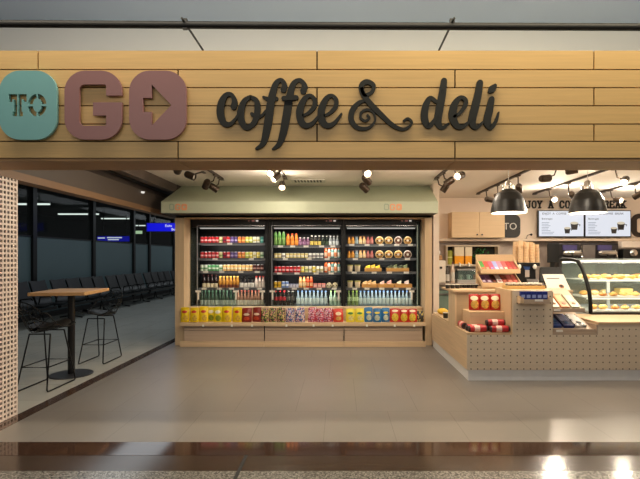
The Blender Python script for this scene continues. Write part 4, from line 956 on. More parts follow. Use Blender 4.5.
for ch in 'ENJOY A COFFEE BREAK':
    if ch != ' ':
        mb = MB(); w0, h0 = X(cur, 9.69), Z(207.8, 9.69); sw = 4.5 * 9.69 / F; shh = 6.6 * 9.69 / F
        for s_ in GL[ch]: ribbon(mb, [(w0 + p_[0] * sw, h0 + p_[1] * shh, .028) for p_ in s_], 9.675, 9.698, lk, smooth=False)
        mb.build('letter', t)
    cur += pw
# menu screens
scr = EM((228, 232, 242), .95); pr1 = M((60, 62, 80), .6)
for k, (x0, x1, nm) in enumerate(((538.3, 584.2, 'left'), (584.9, 631.0, 'right'))):
    Y = 9.55
    t = thing('menu_screen', f'{nm} of two bright white menu screens showing coffee cups', 'screen', (X((x0 + x1) / 2, Y), Y + .05, Z(237, Y)), 'menu screens')
    B(X(x0, Y), X(x1, Y), Y, Y + .06, Z(237, Y), Z(210.3, Y), black).build('bezel', t, .004)
    MB().box(X((x0 + x1) / 2 - 4, Y), X((x0 + x1) / 2 + 4, Y), Y + .061, 9.699, Z(230, Y), Z(218, Y), black).build('wall_bracket', t)
    B(X(x0 + .7, Y), X(x1 - .7, Y), Y - .003, Y - .0005, Z(236.2, Y), Z(211.1, Y), scr).build('display', t)
    y = Y - .005
    hx = X((x0 + x1) / 2, y) - .40
    for wd in ('ENJOY', 'A', 'COFFEE', 'BREAK'):
        hm = text(wd, hx, y, Z(214.6, y), .062, EM((70, 30, 40), .5) if wd == 'COFFEE' else EM((50, 40, 60), .3), .001); hx = max(p_.x for p_ in hm.v) + .035
        hm.build('heading_text', t)
    text('Beverages', X(x0 + 3.4, y), y, Z(219.6, y), .055, EM((70, 70, 80), .4), .001).build('heading_text', t)
    lm = MB(); rr = random.Random(4)
    for i in range(8): lm.box(X(x0 + 3.4, y), X(x0 + 3.4 + rr.uniform(6, 13), y), y - .0005, y + .0005, Z(222.6 + i * 1.6 + .25, y), Z(222.6 + i * 1.6 - .25, y), EM((150, 160, 178), .8))
    lm.build('menu_lines', t)
    cm = MB()
    for cx_, cy_, s_ in ((x0 + 36, 225.5, 1.0), (x0 + 29, 230, .8)):
        w_, h_ = 3.9 * s_, 7 * s_
        P = [(cx_ - w_, cy_ - h_ * .35), (cx_ + w_, cy_ - h_ * .35), (cx_ + w_ * .72, cy_ + h_ * .62), (cx_ - w_ * .72, cy_ + h_ * .62)]
        cm.add([(X(a_, y), y - .001, Z(c_, y)) for a_, c_ in P], [(3, 2, 1, 0)], EM((28, 24, 26), .8))
        ring = [(cx_ + math.cos(q * PI / 8) * w_, cy_ - h_ * .35 + math.sin(q * PI / 8) * h_ * .2) for q in range(16)]
        cm.add([(X(a_, y), y - .002, Z(c_, y)) for a_, c_ in ring], [tuple(range(16))], EM((226, 214, 190), .85))
        cm.tube([(X(cx_ + w_ * .9, y), y - .001, Z(cy_ - h_ * .2, y)), (X(cx_ + w_ * 1.45, y), y - .001, Z(cy_ - h_ * .12, y)), (X(cx_ + w_ * 1.35, y), y - .001, Z(cy_ + h_ * .1, y))], .008, EM((28, 24, 26), .8), 4)
    cm.build('cup_picture', t)
# logo boards on the wall
lb = M((34, 32, 32), .5)
t = thing('logo_board', 'black rounded logo board with white letters beside the wall cabinet', 'sign', (X(510, 9.66), 9.67, Z(238, 9.66)))
shape([rpoly(badge_out(496, 520.6, 214.6, 237.6, 5.5, 9.66))], .025, lb, 9.6884).build('board', t)
text('TO', X(517.2, 9.66), 9.664, Z(229.5, 9.66), .205, M((210, 208, 204), .5), .002, 1.0, 'RIGHT').build('lettering', t)
t = thing('logo_board', 'dark cut-out letter G board right of the menu screens', 'sign', (X(644, 9.66), 9.67, Z(238, 9.66)))
shape([rpoly(gpoly(631.6, 213.6, .139, .118, 9.66))], .025, M((46, 34, 28), .5), 9.6884).build('board', t)

# back counter
bc = thing('back_counter', 'long back counter under the marble splashback behind the kitchen', 'counter', (3.8, 9.3, 0))
B(1.72, 7.18, 9.12, 9.67, .0, .96, greyOak).build('base_units', bc); B(1.72, 7.18, 9.05, 9.67, .961, 1.0, M((150, 138, 128), .3)).build('worktop', bc)
BZ = 1.001
def bp(px, Y=9.3): return X(px, Y)
t = thing('water_boiler', 'white box-shaped appliance on the back counter beside the oak frame', 'appliance', (bp(437.5), 9.3, BZ))
B(bp(431), bp(444), 9.15, 9.5, BZ, Z(260.5, 9.15), M((232, 222, 208), .4)).build('body', t, .012); B(bp(438), bp(440.5), 9.135, 9.149, Z(268.6, 9.15), Z(266.6, 9.15), chrome).build('badge', t); B(bp(432.5), bp(436), 9.14, 9.149, Z(278.4, 9.15), Z(277, 9.15), black).build('display', t)
t = thing('bread_basket', 'wicker basket lined with white paper on top of white appliance', 'basket', (bp(436), 9.3, Z(260, 9.15)))
zz = Z(260, 9.15) + .001
B(bp(431.4), bp(441), 9.18, 9.42, zz, zz + .09, WOOD((196, 150, 104), .6)).build('basket_body', t, .01); MB().ball((bp(435), 9.3, zz + .15), .11, white, .9, .8, .75, lump=.25, seed=3).build('paper_liner', t)
# recessed display shelf with juice dispensers and plants
a, b_ = bp(446, 9.5), bp(498.5, 9.5)
t = thing('display_niche', 'white framed shelf box with coloured goods on the splashback', 'shelf', ((a + b_) / 2, 9.55, Z(265, 9.5)))
fz0, fz1 = Z(264.5, 9.5), Z(246.5, 9.5)
nfm = M((190, 172, 148), .5); mb = MB(); mb.box(a, b_, 9.46, 9.675, fz0 - .03, fz0, nfm); mb.box(a, b_, 9.46, 9.675, fz1, fz1 + .025, nfm)
for x in (a, b_ - .025): mb.box(x, x + .025, 9.46, 9.675, fz0, fz1, nfm)
mb.build('frame', t); B(a + .026, b_ - .026, 9.66, 9.674, fz0, fz1, M((44, 36, 26), .6)).build('back_panel', t)
t2 = thing('storage_jar', 'olive green jar at the left in the framed shelf box', 'jar', (bp(450, 9.5), 9.56, fz0))
MB().lathe([(0, 0), (.06, 0), (.06, .27), (.05, .29), (0, .29)], (bp(450.4, 9.5), 9.56, fz0 + .001), 16, M((150, 150, 54), .4)).build('jar_body', t2); MB().lathe([(.062, .14), (.062, .16)], (bp(450.4, 9.5), 9.56, fz0 + .001), 16, M((226, 222, 160), .4)).build('label_band', t2)
jt = None
for x0, x1, nm in ((454.4, 463.8, 'left'), (465, 471.8, 'right')):
    t2 = thing('juice_dispenser', f'{nm} clear juice tank half full of orange juice on the splashback shelf', 'dispenser', (bp((x0 + x1) / 2, 9.5), 9.56, fz0), 'juice tanks')
    zm = Z(256, 9.5)
    B(bp(x0, 9.5) + .004, bp(x1, 9.5) - .004, 9.484, 9.64, fz0 + .012, zm, M((238, 158, 22), .3)).build('juice', t2)
    B(bp(x0, 9.5), bp(x1, 9.5), 9.48, 9.645, fz0 + .001, fz0 + .010, white).build('tank_base', t2)
    B(bp(x0, 9.5), bp(x1, 9.5), 9.48, 9.645, zm + .001, fz1 - .01, M((222, 206, 180), .3)).build('tank', t2)
    MB().tube([(bp((x0 + x1) / 2, 9.5), 9.485, fz0 + .03), (bp((x0 + x1) / 2, 9.5), 9.44, fz0 + .02), (bp((x0 + x1) / 2, 9.5), 9.43, fz0 - .04)], .016, white, 8).build('tap', t2)
t2 = thing('herb_plant', 'dark green leafy plant in the framed shelf box', 'plant', (bp(482, 9.5), 9.56, fz0))
B(bp(476, 9.5), bp(489, 9.5), 9.5, 9.63, fz0 + .001, fz0 + .06, M((20, 40, 24), .5)).build('planter', t2)
mb = MB(); rr = random.Random(5)
for i in range(90):
    c = Vector((rr.uniform(bp(474.5, 9.5), bp(490, 9.5)), rr.uniform(9.49, 9.64), rr.uniform(fz0 + .06, fz1 - .06))); d = Vector((rr.uniform(-1, 1), rr.uniform(-1, .3), rr.uniform(-.2, 1))).normalized() * rr.uniform(.04, .07); s_ = d.orthogonal().normalized() * .018
    if abs((c + d).x - bp(482.5, 9.5)) > .175 or (c + d).y > 9.65: continue
    mb.add([c, c + d * .5 + s_, c + d, c + d * .5 - s_], [(0, 1, 2, 3)], M((26, 92 if i % 3 else 120, 40), .5))
mb.build('foliage', t2)
# glass topped serving unit below it
gx0, gx1 = bp(457, 9.2), bp(483, 9.2)
t = thing('drip_counter', 'low grey serving unit with glass front under the juice tanks', 'appliance', ((gx0 + gx1) / 2, 9.2, BZ))
B(gx0, gx1, 9.16, 9.44, BZ, BZ + .06, M((176, 172, 166), .4)).build('base', t, .004); B(gx0 + .01, gx1 - .01, 9.40, 9.43, BZ + .061, Z(270.5, 9.2), M((120, 124, 124), .4)).build('back_panel', t)
B(gx0 + .01, gx1 - .01, 9.165, 9.172, BZ + .061, Z(270.6, 9.2), GLASS((220, 235, 232), .1, .08)).build('front_glass', t); B(gx0, gx1, 9.16, 9.44, Z(270.5, 9.2), Z(269, 9.2), M((170, 168, 164), .3, .5)).build('top_plate', t)
for i, (px, c) in enumerate(((461, (206, 200, 190)), (468.5, (240, 238, 232)), (475, (180, 110, 96)), (480, (190, 186, 150)))):
    place('mg%d' % i, (lambda c=c: [('mug', MB().lathe([(0, 0), (.03, 0), (.036, .10), (.031, .10), (.026, .01), (0, .01)], (0, 0, 0), 16, M(c, .35)).tube([(.034, 0, .02), (.062, 0, .03), (.064, 0, .07), (.035, 0, .085)], .006, M(c, .35), 6))]), (bp(px, 9.25), 9.27, BZ + .062), f'{("grey", "white", "terracotta", "khaki")[i]} mug standing in the grey serving unit', 'mug', 'mugs in the serving unit')
# two bottles / grinders left of it
for i, (px, c, c2, h, nm) in enumerate(((447.4, (84, 78, 72), (30, 26, 26), .34, 'dark syrup bottle'), (452.6, (214, 190, 170), (120, 70, 60), .42, 'pale tall syrup bottle'))):
    place('sy%d' % i, bottle(c, (206, 200, 190), c2, h, .042, .6, .35, .1, .5), (bp(px, 9.2), 9.2, BZ), f'{nm} beside the white appliance on back counter', 'bottle', 'syrup bottles')

# ================================================================== SERVICE COUNTER
CYF = 5.55
perf = PERF((228, 210, 184), (84, 68, 50), .0805, .0085, (X(471, CYF), Z(336, CYF)))
sc_ = thing('service_counter', 'oak service counter with perforated grey-brown front at the right', 'counter', (3.4, 6.2, 0))
XL = 1.55; n1 = X(513, CYF); n0 = X(552.5, CYF); n2 = X(598, CYF); XR = 5.9
zlo = .135; znb = Z(333, CYF); zct = Z(290, 6.13); zcase = Z(322, CYF)
mb = MB()
mb.box(XL, n1, CYF, CYF + .02, zlo, znb - .0245, perf); mb.box(n1, n0, CYF, CYF + .02, zlo, 1.105, perf); mb.box(n0, n2, CYF, CYF + .02, zlo, znb - .0245, perf); mb.box(n2, XR, CYF, CYF + .02, zlo, zcase - .03, perf)
mb.build('perforated_front', sc_)
kick = M((244, 243, 240), .25)
mb = MB(); mb.box(XL + .02, XR, CYF + .02, CYF + .04, 0, zlo, kick); mb.box(XL + .02, XL + .04, CYF + .0405, 7.7, 0, zlo, kick); mb.build('kickplate', sc_)
# left end panel and lower return
mb = MB(); mb.box(XL, XL + .02, CYF + .021, 6.13, zlo, znb - .025, oakY); mb.box(XL, XL + .02, 6.13, 7.7, zlo, .56, oakY); mb.box(XL, XL + .02, 6.13, 6.5, .56, zct - .03, oakZ); mb.build('end_panel', sc_)
B(XL, n1 - .02, CYF, 6.13, znb - .024, znb, paleX).build('niche_shelf', sc_)
B(n1 - .02, n1, CYF + .021, 6.13, znb - .02, 1.105, paleZ).build('niche_wall', sc_)
B(XL + .021, n1 - .02, 6.131, 6.15, znb, zct - .03, WOOD((190, 164, 130), .9)).build('niche_back', sc_)
B(X(470, 5.78), n1 - .021, 5.78, 6.13, znb + .001, Z(312, 5.78), paleX).build('niche_step', sc_)
B(XL - .03, n2 - .02, 6.10, 6.8, zct - .03, zct, paleX).build('worktop', sc_, .003)
B(n1, n0, CYF + .021, 6.099, 1.085, 1.105, paleX).build('worktop', sc_, .002)
B(XL + .021, 1.93, 6.51, 7.7, .56, .58, oakY).build('return_top', sc_)
B(1.91, 1.93, 6.81, 7.7, 0, .559, oakY).build('return_back', sc_)
# second niche
B(n0, n2, CYF, 6.12, znb - .024, znb, greyOak).build('niche_shelf', sc_)
B(n0, n0 + .018, CYF + .021, 6.099, znb, 1.085, greyOak).build('niche_wall', sc_)
B(n2 - .018, n2, CYF, 6.12, znb, zcase - .031, greyOak).build('niche_wall', sc_)
B(n0 + .019, n2 - .019, 6.12, 6.14, znb, 1.03, greyOak).build('niche_back', sc_)
B(n2 - .0, XR, CYF - .01, 6.36, zcase - .03, zcase, paleX).build('case_ledge', sc_, .003)
B(n2, XR, 6.361, 7.15, zcase - .05, zcase - .001, M((120, 116, 110), .4)).build('case_base', sc_)
B(n2, n2 + .02, CYF + .021, 7.15, .0, zcase - .051, greyOak).build('inner_panel', sc_)

# items in the first niche
redbag = BAG((176, 34, 22), (244, 226, 190), (226, 178, 84), (0, .155), (.05, .03), (.005, .075), (.05, .055))
for i, px in enumerate((474.2, 484.6, 495)):
    Yb = 5.93; o = place('rbg', bag_mesh(.142, .215, redbag, .075), (X(px, Yb), Yb, Z(312, 5.78) + .001), f'red and gold crisp bag on the niche step, {ORD[i]} from left', 'snack bag', 'crisp bags on the niche step'); o.rotation_euler = (-.10, 0, -.15); o.location.z += .005
def roll():
    mb = MB(); r1 = M((186, 40, 44), .35); r2 = M((236, 200, 186), .4); r3 = M((46, 30, 32), .4); R = .041; L = .235
    mb.lathe([(0, -L / 2, r3), (R * .8, -L / 2), (R, -L * .42, r1), (R, -L * .2, r2), (R, .02, r1), (R, L * .42, r3), (R * .8, L / 2), (0, L / 2)], (0, 0, R), 16, r1, ax=(1, 0, 0)); return [('biscuit_roll', mb)]
zs = znb + .001
for i, (x, y, dz, rz) in enumerate(((1.605, 5.96, 0, PI / 2), (1.70, 5.62, 0, .04), (1.965, 5.605, 0, -.03), (1.96, 5.70, 0, 0.0), (1.93, 5.655, .071, .03), (1.695, 5.715, 0, .04))):
    place('roll', roll, (x, y, zs + dz), ('red biscuit roll pack end-on at far left beside the niche step', 'red biscuit roll pack at front left of the lower niche shelf', 'red biscuit roll pack at front right of the lower niche shelf', 'red biscuit roll pack behind the front right one in niche', 'red biscuit roll pack stacked on top at right of niche', 'red biscuit roll pack behind the front left one in niche')[i], 'biscuits', 'biscuit rolls in the niche', rz)

# candy rack on the worktop
cy = 6.28; t = thing('candy_rack', 'two-tier pale wooden candy rack standing on the service counter', 'rack', (X(502, cy), cy + .1, zct))
rx0, rx1 = X(482.5, cy), X(522, cy); zc = zct + .001
B(rx0, rx1, cy + .30, cy + .32, zc, Z(254.5, cy + .3), paleX).build('back_panel', t, .002)
def ramp(z, y0, y1, rise, nm):
    B(rx0, rx1, y0, y0 + .014, z, z + .06, paleX).build('front_lip', t, .001)
    MB().hexa([(rx0 + .012, y0 + .0145, z), (rx1 - .012, y0 + .0145, z), (rx1 - .012, y1, z + rise), (rx0 + .012, y1, z + rise), (rx0 + .012, y0 + .0145, z + .012), (rx1 - .012, y0 + .0145, z + .012), (rx1 - .012, y1, z + rise + .012), (rx0 + .012, y1, z + rise + .012)], paleX).build('tray_base', t)
    for x in (rx0, rx1 - .0115): MB().hexa([(x, y0 + .0145, z), (x + .011, y0 + .0145, z), (x + .011, y1, z + rise), (x, y1, z + rise), (x, y0 + .0145, z + .06), (x + .011, y0 + .0145, z + .06), (x + .011, y1, z + rise + .06), (x, y1, z + rise + .06)], paleY).build('tray_side', t)
r1z = Z(273.5, cy + .05); ramp(r1z, cy + .05, cy + .298, .15, 'upper'); ramp(zc + .03, cy, cy + .298, .15, 'lower')
B(rx0 + .002, rx1 - .002, cy + .02, cy + .29, zc, zc + .028, paleX).build('base', t)
def slab(c, c2):
    def f():
        mb = MB(); mb.box(-.033, .033, -.105, .105, 0, .018, M(c, .4)); mb.box(-.020, .020, -.075, -.035, .018, .019, M(c2, .4)); return [('candy_pack', mb)]
    return f
TL = .2335
def on_ramp(zbase, y0, cols, names, where, nn):
    th = math.atan2(.15, cy + .298 - y0 - .0145); run = cy + .298 - y0 - .0145
    n = len(cols); w = (rx1 - rx0 - .03) / n
    for i, (c, c2) in enumerate(cols):
        x = rx0 + .015 + w * (i + .5); o = place((c, c2), slab(c, c2), (x, y0 + .0145 + run * .5, zbase + .0145 + .075 + .002), f'{names[i]} candy pack in the {where} tray of candy rack, {ORD[i]} from left', 'candy', f'candy packs in the {where} tray'); o.rotation_euler = (th, 0, 0); o.scale = (w / .072, 1.1, 1)
on_ramp(r1z, cy + .05, [((70, 140, 60), (220, 90, 80)), ((214, 76, 66), (236, 150, 130)), ((222, 84, 110), (120, 130, 200)), ((150, 160, 214), (236, 236, 246)), ((222, 130, 150), (240, 190, 190)), ((196, 90, 90), (236, 220, 190)), ((166, 48, 48), (206, 100, 90)), ((150, 50, 46), (190, 90, 80))], ['green', 'coral red', 'pink', 'pale blue', 'rose', 'dusty red', 'red', 'dark red'], 'upper', 8)
on_ramp(zc + .03, cy, [((96, 62, 92), (214, 206, 222)), ((120, 80, 110), (226, 220, 230)), ((60, 36, 34), (110, 60, 52)), ((226, 216, 214), (170, 120, 120)), ((150, 76, 66), (196, 120, 100)), ((170, 84, 74), (214, 150, 130)), ((150, 60, 52), (190, 110, 96))], ['plum', 'mauve', 'dark brown', 'white', 'brick red', 'rust', 'russet'], 'lower', 7)
# small wooden tray of jars in front
ty = 5.72; tz0 = 1.106
t = thing('wooden_tray', 'shallow wooden tray of small jars at the counter front corner', 'tray', (X(519, ty), ty + .1, tz0))
tx0, tx1 = n1 + .005, n0 - .01
cmx = WOOD((226, 186, 120), .88)
B(tx0, tx1, ty, ty + .012, tz0, tz0 + .045, cmx).build('front_board', t); B(tx0, tx1, ty + .20, ty + .212, tz0, tz0 + .045, cmx).build('back_board', t)
for x in (tx0, tx1 - .012): B(x, x + .012, ty + .0125, ty + .1995, tz0, tz0 + .045, cmx).build('end_board', t)
B(tx0 + .0125, tx1 - .0125, ty + .0125, ty + .1995, tz0, tz0 + .008, cmx).build('base_board', t)
def jar():
    return [('mint_jar', MB().lathe([(0, 0), (.028, 0), (.03, .006), (.03, .05), (0, .05)], (0, 0, 0), 14, M((88, 70, 58), .35))), ('lid', MB().lathe([(.032, .05), (.032, .066), (.02, .069), (0, .069)], (0, 0, 0), 14, M((222, 212, 196), .4)))]
for r_ in range(2):
    for i in range(6):
        place('jar', jar, (tx0 + .05 + i * (tx1 - tx0 - .1) / 5, ty + .06 + r_ * .09, tz0 + .0085), f'small brown jar with pale lid, {ORD[i]} from left in tray {("front", "back")[r_]} row', 'jar', 'small jars in the wooden tray')
# blue candy ledge on the counter front
ly = CYF - .105
t = thing('candy_ledge', 'grey-brown candy ledge hung on the tall perforated panel', 'tray', ((X(521, ly) + X(550, ly)) / 2, CYF - .05, Z(304, ly)))
a, b_ = X(520.5, ly), X(550, ly); z0 = Z(303.5, ly)
lmw = greyOak
B(a, b_, ly, ly + .012, z0, Z(299.5, ly), lmw).build('front_board', t); B(a + .0125, b_ - .0125, ly + .0125, CYF - .001, z0, z0 + .012, lmw).build('base_board', t)
for x in (a, b_ - .012): B(x, x + .012, ly + .0125, CYF - .001, z0, z0 + .085, paleX).build('end_board', t)
B(a + .17, a + .27, ly - .003, ly - .0005, z0 + .025, z0 + .05, tagm).build('price_tag', t)
B(a + .005, a + .04, ly - .002, ly - .0003, z0 + .005, z0 + .075, paleX).build('price_tag', t)
def bluep():
    mb = MB(); m1 = M((34, 48, 132), .35, noise=.3, scale=50); mb.box(-.028, .028, -.018, .018, 0, .15, m1); mb.box(-.02, .02, -.0195, -.018, .06, .105, M((150, 166, 220), .4)); return [('candy_pack', mb)]
nb = 5
for i in range(nb):
    o = place('bluep', bluep, (a + .045 + i * (b_ - a - .09) / (nb - 1), ly + .05, z0 + .0125), f'dark blue candy pack in the hung ledge, {ORD[i]} from left', 'candy', 'blue candy packs'); o.scale.z = .85; o.scale.x = 1.1

# second niche: sloped trays with packs
def tray(x0, x1, y0, y1, z, rise, nm, lab):
    t = thing('sloped_tray', lab, 'tray', ((x0 + x1) / 2, (y0 + y1) / 2, z))
    B(x0, x1, y0, y0 + .014, z, z + .045, greyOak).build('front_lip', t, .001)
    MB().hexa([(x0, y0 + .0145, z), (x1, y0 + .0145, z), (x1, y1, z + rise), (x0, y1, z + rise), (x0, y0 + .0145, z + .014), (x1, y0 + .0145, z + .014), (x1, y1, z + rise + .014), (x0, y1, z + rise + .014)], greyOak).build('tray_base', t)
    B(x0 + .03, x0 + .11, y0 - .003, y0 - .0004, z + .010, z + .035, tagm).build('price_tag', t)
    return t
ua, ub = n0 + .02, n2 - .12
tray(ua, ub, 5.62, 6.10, Z(312, 5.62), .25, 'u', 'upper sloped grey-brown tray of cookie packs right of tall panel')
tray(n0 + .02, n2 - .022, 5.56, 6.10, znb + .001, .19, 'l', 'lower sloped grey-brown tray of blue wafer packs below the cookies')
def flat_pack(nm, w, l, h, c, c2, c3):
    def f():
        mb = MB(); mb.box(-w / 2, w / 2, -l / 2, l / 2, 0, h, c if not isinstance(c, tuple) else M(c, .4)); lb_ = MB(); lb_.box(-w * .36, w * .36, -l * .1, l * .38, h, h + .001, M(c2, .45)); lb_.ball((w * .05, -l * .25, h), w * .26, M(c3, .6, noise=.3, scale=80), 1, 1, .15); return [(nm, mb), ('printed_panel', lb_)]
    return f
thu = math.atan2(.25, .466); zt_ = Z(312, 5.62)
for i, (c, c2, nm) in enumerate((((224, 216, 196), (230, 224, 208), 'white'), ((196, 124, 76), (212, 156, 112), 'orange brown'), ((156, 160, 128), (186, 186, 160), 'sage grey'))):
    x = ua + .07 + i * .125; yc = 5.80
    o = place('fp%d' % i, flat_pack('cookie_pack', .10, .30, .03, c, c2, (120, 76, 44)), (x, yc, zt_ + .0145 + (yc - 5.6345) * .25 / .4655 + .0025), f'{nm} cookie pack in the upper sloped tray beside the pastry case', 'cookies', 'cookie packs in the sloped tray'); o.rotation_euler = (thu, 0, 0)
stripe = MULTI([(236, 232, 224), (40, 38, 40), (236, 232, 224), (206, 200, 190)], 30)
thl = math.atan2(.19, .526)
for i, (c, c2, nm, w) in enumerate((((26, 60, 130), (90, 160, 206), 'blue and light blue wafer', .12), ((26, 44, 110), (150, 160, 210), 'navy wafer', .13), (stripe, (236, 232, 224), 'black and white wafer', .13))):
    x = n0 + .10 + i * .150; yc = 5.80
    o = place('wp%d' % i, flat_pack('wafer_pack', w, .32, .035, c, c2, (90, 130, 190) if i < 2 else (30, 30, 30)), (x, yc, znb + .001 + .0145 + (yc - 5.5745) * .19 / .5255 + .0025), f'{nm} pack lying in the lower sloped tray below the cookies', 'wafers', 'wafer packs in the sloped tray'); o.rotation_euler = (thl, 0, 0)
# leaning sign board
sy = 6.16; zsb = zct + .001
t = thing('counter_sign', 'white leaning card sign with small coffee cup picture on counter', 'sign', (X(558, sy), sy + .05, zsb))
a, b_ = X(548, sy), X(570.6, sy); top = Z(274.5, sy)
# leaning forward face: slanted plate
MB().hexa([(a, sy, zsb), (b_, sy, zsb), (b_, sy + .008, zsb), (a, sy + .008, zsb), (a - .03, sy + .10, top), (b_ - .05, sy + .10, top), (b_ - .05, sy + .108, top), (a - .03, sy + .108, top)], M((238, 226, 212), .5)).build('card', t)
dz = top - zsb
def onc(u, v_, e=.002): return (a + (b_ - a) * u - (.03 + .02 * u) * v_, sy + .10 * v_ - e, zsb + dz * v_)
MB().add([onc(.12, .70), onc(.72, .70), onc(.72, .76), onc(.12, .76)], [(0, 1, 2, 3)], M((96, 84, 76), .6)).build('text_line', t)
MB().add([onc(.66 + math.cos(q * PI / 6) * .12, .22 + math.sin(q * PI / 6) * .13) for q in range(12)], [tuple(range(12))], M((150, 100, 60), .6)).build('picture', t)
MB().add([onc(.66 + math.cos(q * PI / 6) * .07, .24 + math.sin(q * PI / 6) * .08, .004) for q in range(12)], [tuple(range(12))], M((50, 34, 28), .6)).build('picture', t)
B(b_ - .25, b_ - .22, sy + .04, sy + .17, zsb, zsb + .05, white).build('easel_foot', t)
# ledge board above the second niche
# cup tower and dispenser
t = thing('cup_stand', 'black cup stand with blue round badge holding the paper cups', 'stand', (X(526, 6.7), 6.7, zct))
zk = zct + .001; zk1 = Z(262.6, 6.62)
B(X(512, 6.6), X(540, 6.6), 6.6, 6.78, zk1 - .05, zk1, black).build('top_plate', t, .004); B(X(517, 6.6), X(537, 6.6), 6.64, 6.76, zk, zk1 - .051, black).build('body', t, .004)
MB().lathe([(0, 0), (.048, 0), (.048, .012), (0, .014)], (X(527, 6.63), 6.6395, Z(265.5, 6.63) - .02), 18, M((60, 90, 160), .4), ax=(0, -1, 0)).build('badge', t)
B(X(525.3, 6.63), X(529.3, 6.63), 6.625, 6.6395, Z(277, 6.63), Z(270, 6.63), M((190, 180, 172), .4)).build('chute', t)
for px in (519.5, 535): MB().ball((X(px, 6.6), 6.61, Z(266.5, 6.6)), .04, white, .75, .5, 1.0).build('knob', t)
def cups():
    mb = MB(); pc = M((232, 200, 160), .6); N_ = 11; P = []
    for i in range(N_): P += [(.040, i * .026), (.0405, i * .026 + .004), (.034, i * .026 + .007)]
    P += [(.033, N_ * .026 + .05), (.0, N_ * .026 + .05)]
    mb.lathe([(0, 0)] + P, (0, 0, 0), 18, pc); return [('cup_stack', mb)]
for i, (px, y) in enumerate(((515.4, 6.74), (520.5, 6.65), (526.2, 6.65), (532.0, 6.65), (536.6, 6.745), (523.2, 6.745), (530.6, 6.745))):
    s_ = place('cups', cups, (X(px, y), y, zk1 + .001), f'stack of inverted tan paper cups on black stand, {ORD[sorted([515.4, 520.5, 526.2, 532.0, 536.6, 523.2, 530.6]).index(px)]} from left', 'cups', 'paper cup stacks'); s_.scale.z = (.92, .95, .88, .85, .8, .93, .9)[i]
# POS terminal
t = thing('cash_register', 'black touch-screen cash register behind the white card sign', 'register', (X(548, 6.5), 6.5, zct))
x0, x1 = X(537, 6.5), X(563, 6.5)
B(x0 + .06, x1 - .03, 6.40, 6.62, zk, zk + .05, black).build('base', t, .006); B((x0 + x1) / 2 - .04, (x0 + x1) / 2 + .05, 6.55, 6.60, zk + .051, zk + .22, black).build('neck', t)
MB().hexa([(x0 - .02, 6.37, zk + .10), (x1 - .02, 6.37, zk + .10), (x1 - .02, 6.40, zk + .08), (x0 - .02, 6.40, zk + .08), (x0 + .08, 6.57, zk + .30), (x1, 6.57, zk + .30), (x1, 6.60, zk + .28), (x0 + .08, 6.60, zk + .28)], M((12, 12, 13), .6, spec=.2)).build('screen', t, .004)
MB().box(x0 - .09, x0 + .05, 6.33, 6.45, zk, zk + .05, charcoal).build('keypad', t)
t = thing('card_reader', 'small black card terminal beside the cash register', 'terminal', (X(532, 6.4), 6.4, zct))
MB().hexa([(X(527, 6.3), 6.20, zk), (X(538, 6.3), 6.20, zk), (X(538, 6.3), 6.30, zk), (X(527, 6.3), 6.30, zk), (X(527, 6.3), 6.22, zk + .06), (X(538, 6.3), 6.22, zk + .06), (X(538, 6.3), 6.32, zk + .14), (X(527, 6.3), 6.32, zk + .14)], M((58, 54, 52), .4)).build('body', t, .004)

# pastry case ------------------------------------------------
PX = 3.47; PXR = 5.85; pz = zcase + .001
t = thing('pastry_case', 'curved glass pastry display case with black frame on the counter', 'display case', (4.6, 6.7, pz))
prof = [(7.12, 1.475), (6.92, 1.478), (6.76, 1.475), (6.63, 1.45), (6.53, 1.36), (6.45, 1.25), (6.38, 1.13), (6.33, 1.02), (6.305, .88), (6.30, pz + .03)]
def ext(pr_, x0, x1, d, mat):
    mb = MB(); n = len(pr_)
    mb.grid([[(x0, y, z), (x1, y, z)] for y, z in pr_], mat); return mb
gcase = GLASS((246, 250, 248), .08, .015)
ext(prof, PX + .02, PXR, 0, gcase).build('curved_glass', t)
MB().tube([(PX, y, z) for y, z in prof] + [(PX, 6.30, pz + .012)], .027, M((8, 8, 8), .5, spec=.2), 8).build('end_frame', t)
eg = MB(); P0 = [(PX + .004, y, z) for y, z in prof] + [(PX + .004, 7.12, pz + .03)]; eg.add(P0, [tuple(range(len(P0)))], GLASS((236, 244, 242), .08, .03)); eg.build('end_glass', t)
B(PX, PXR, 6.27, 6.33, pz, pz + .03, black).build('bottom_rail', t); B(PX, PXR, 7.12, 7.125, pz + .06, 1.43, GLASS((214, 222, 216), .08, .12)).build('back_door', t); MB().box(PX, PXR, 7.10, 7.14, pz, pz + .059, steel).box(PX, PXR, 7.10, 7.14, 1.431, 1.47, steel).build('back_frame', t); B(PX - .02, PXR, 6.98, 7.14, 1.476, 1.490, M((140, 146, 142), .3)).build('top_glass_edge', t)
zsh = [(6.52, 1.5 - (279.5 - 258) * 6.52 / F), (6.42, Z(297.5, 6.42)), (6.34, pz + .04)]
shm = M((232, 232, 226), .3)
for (y0, z) in zsh[:2]:
    B(PX + .03, PXR, y0, 7.09, z - .012, z, shm).build('glass_shelf', t)
    B(PX + .03, PXR, y0 + .02, y0 + .04, z - .028, z - .0125, EM((255, 248, 232), 1.6)).build('shelf_light', t)
B(PX + .03, PXR, 6.335, 7.09, pz + .005, pz + .04, shm).build('deck', t)
B(X(604, 6.8), X(607, 6.8), 6.725, 6.75, pz + .041, zsh[1][1] - .013, M((170, 174, 170), .3)).build('post', t)
B(X(604, 6.8), X(607, 6.8), 6.725, 6.75, zsh[1][1] + .001, zsh[0][1] - .013, M((170, 174, 170), .3)).build('post', t)
B(PX + .03, PXR, 6.60, 6.64, 1.43, 1.445, EM((255, 244, 220), .7)).build('top_light', t)
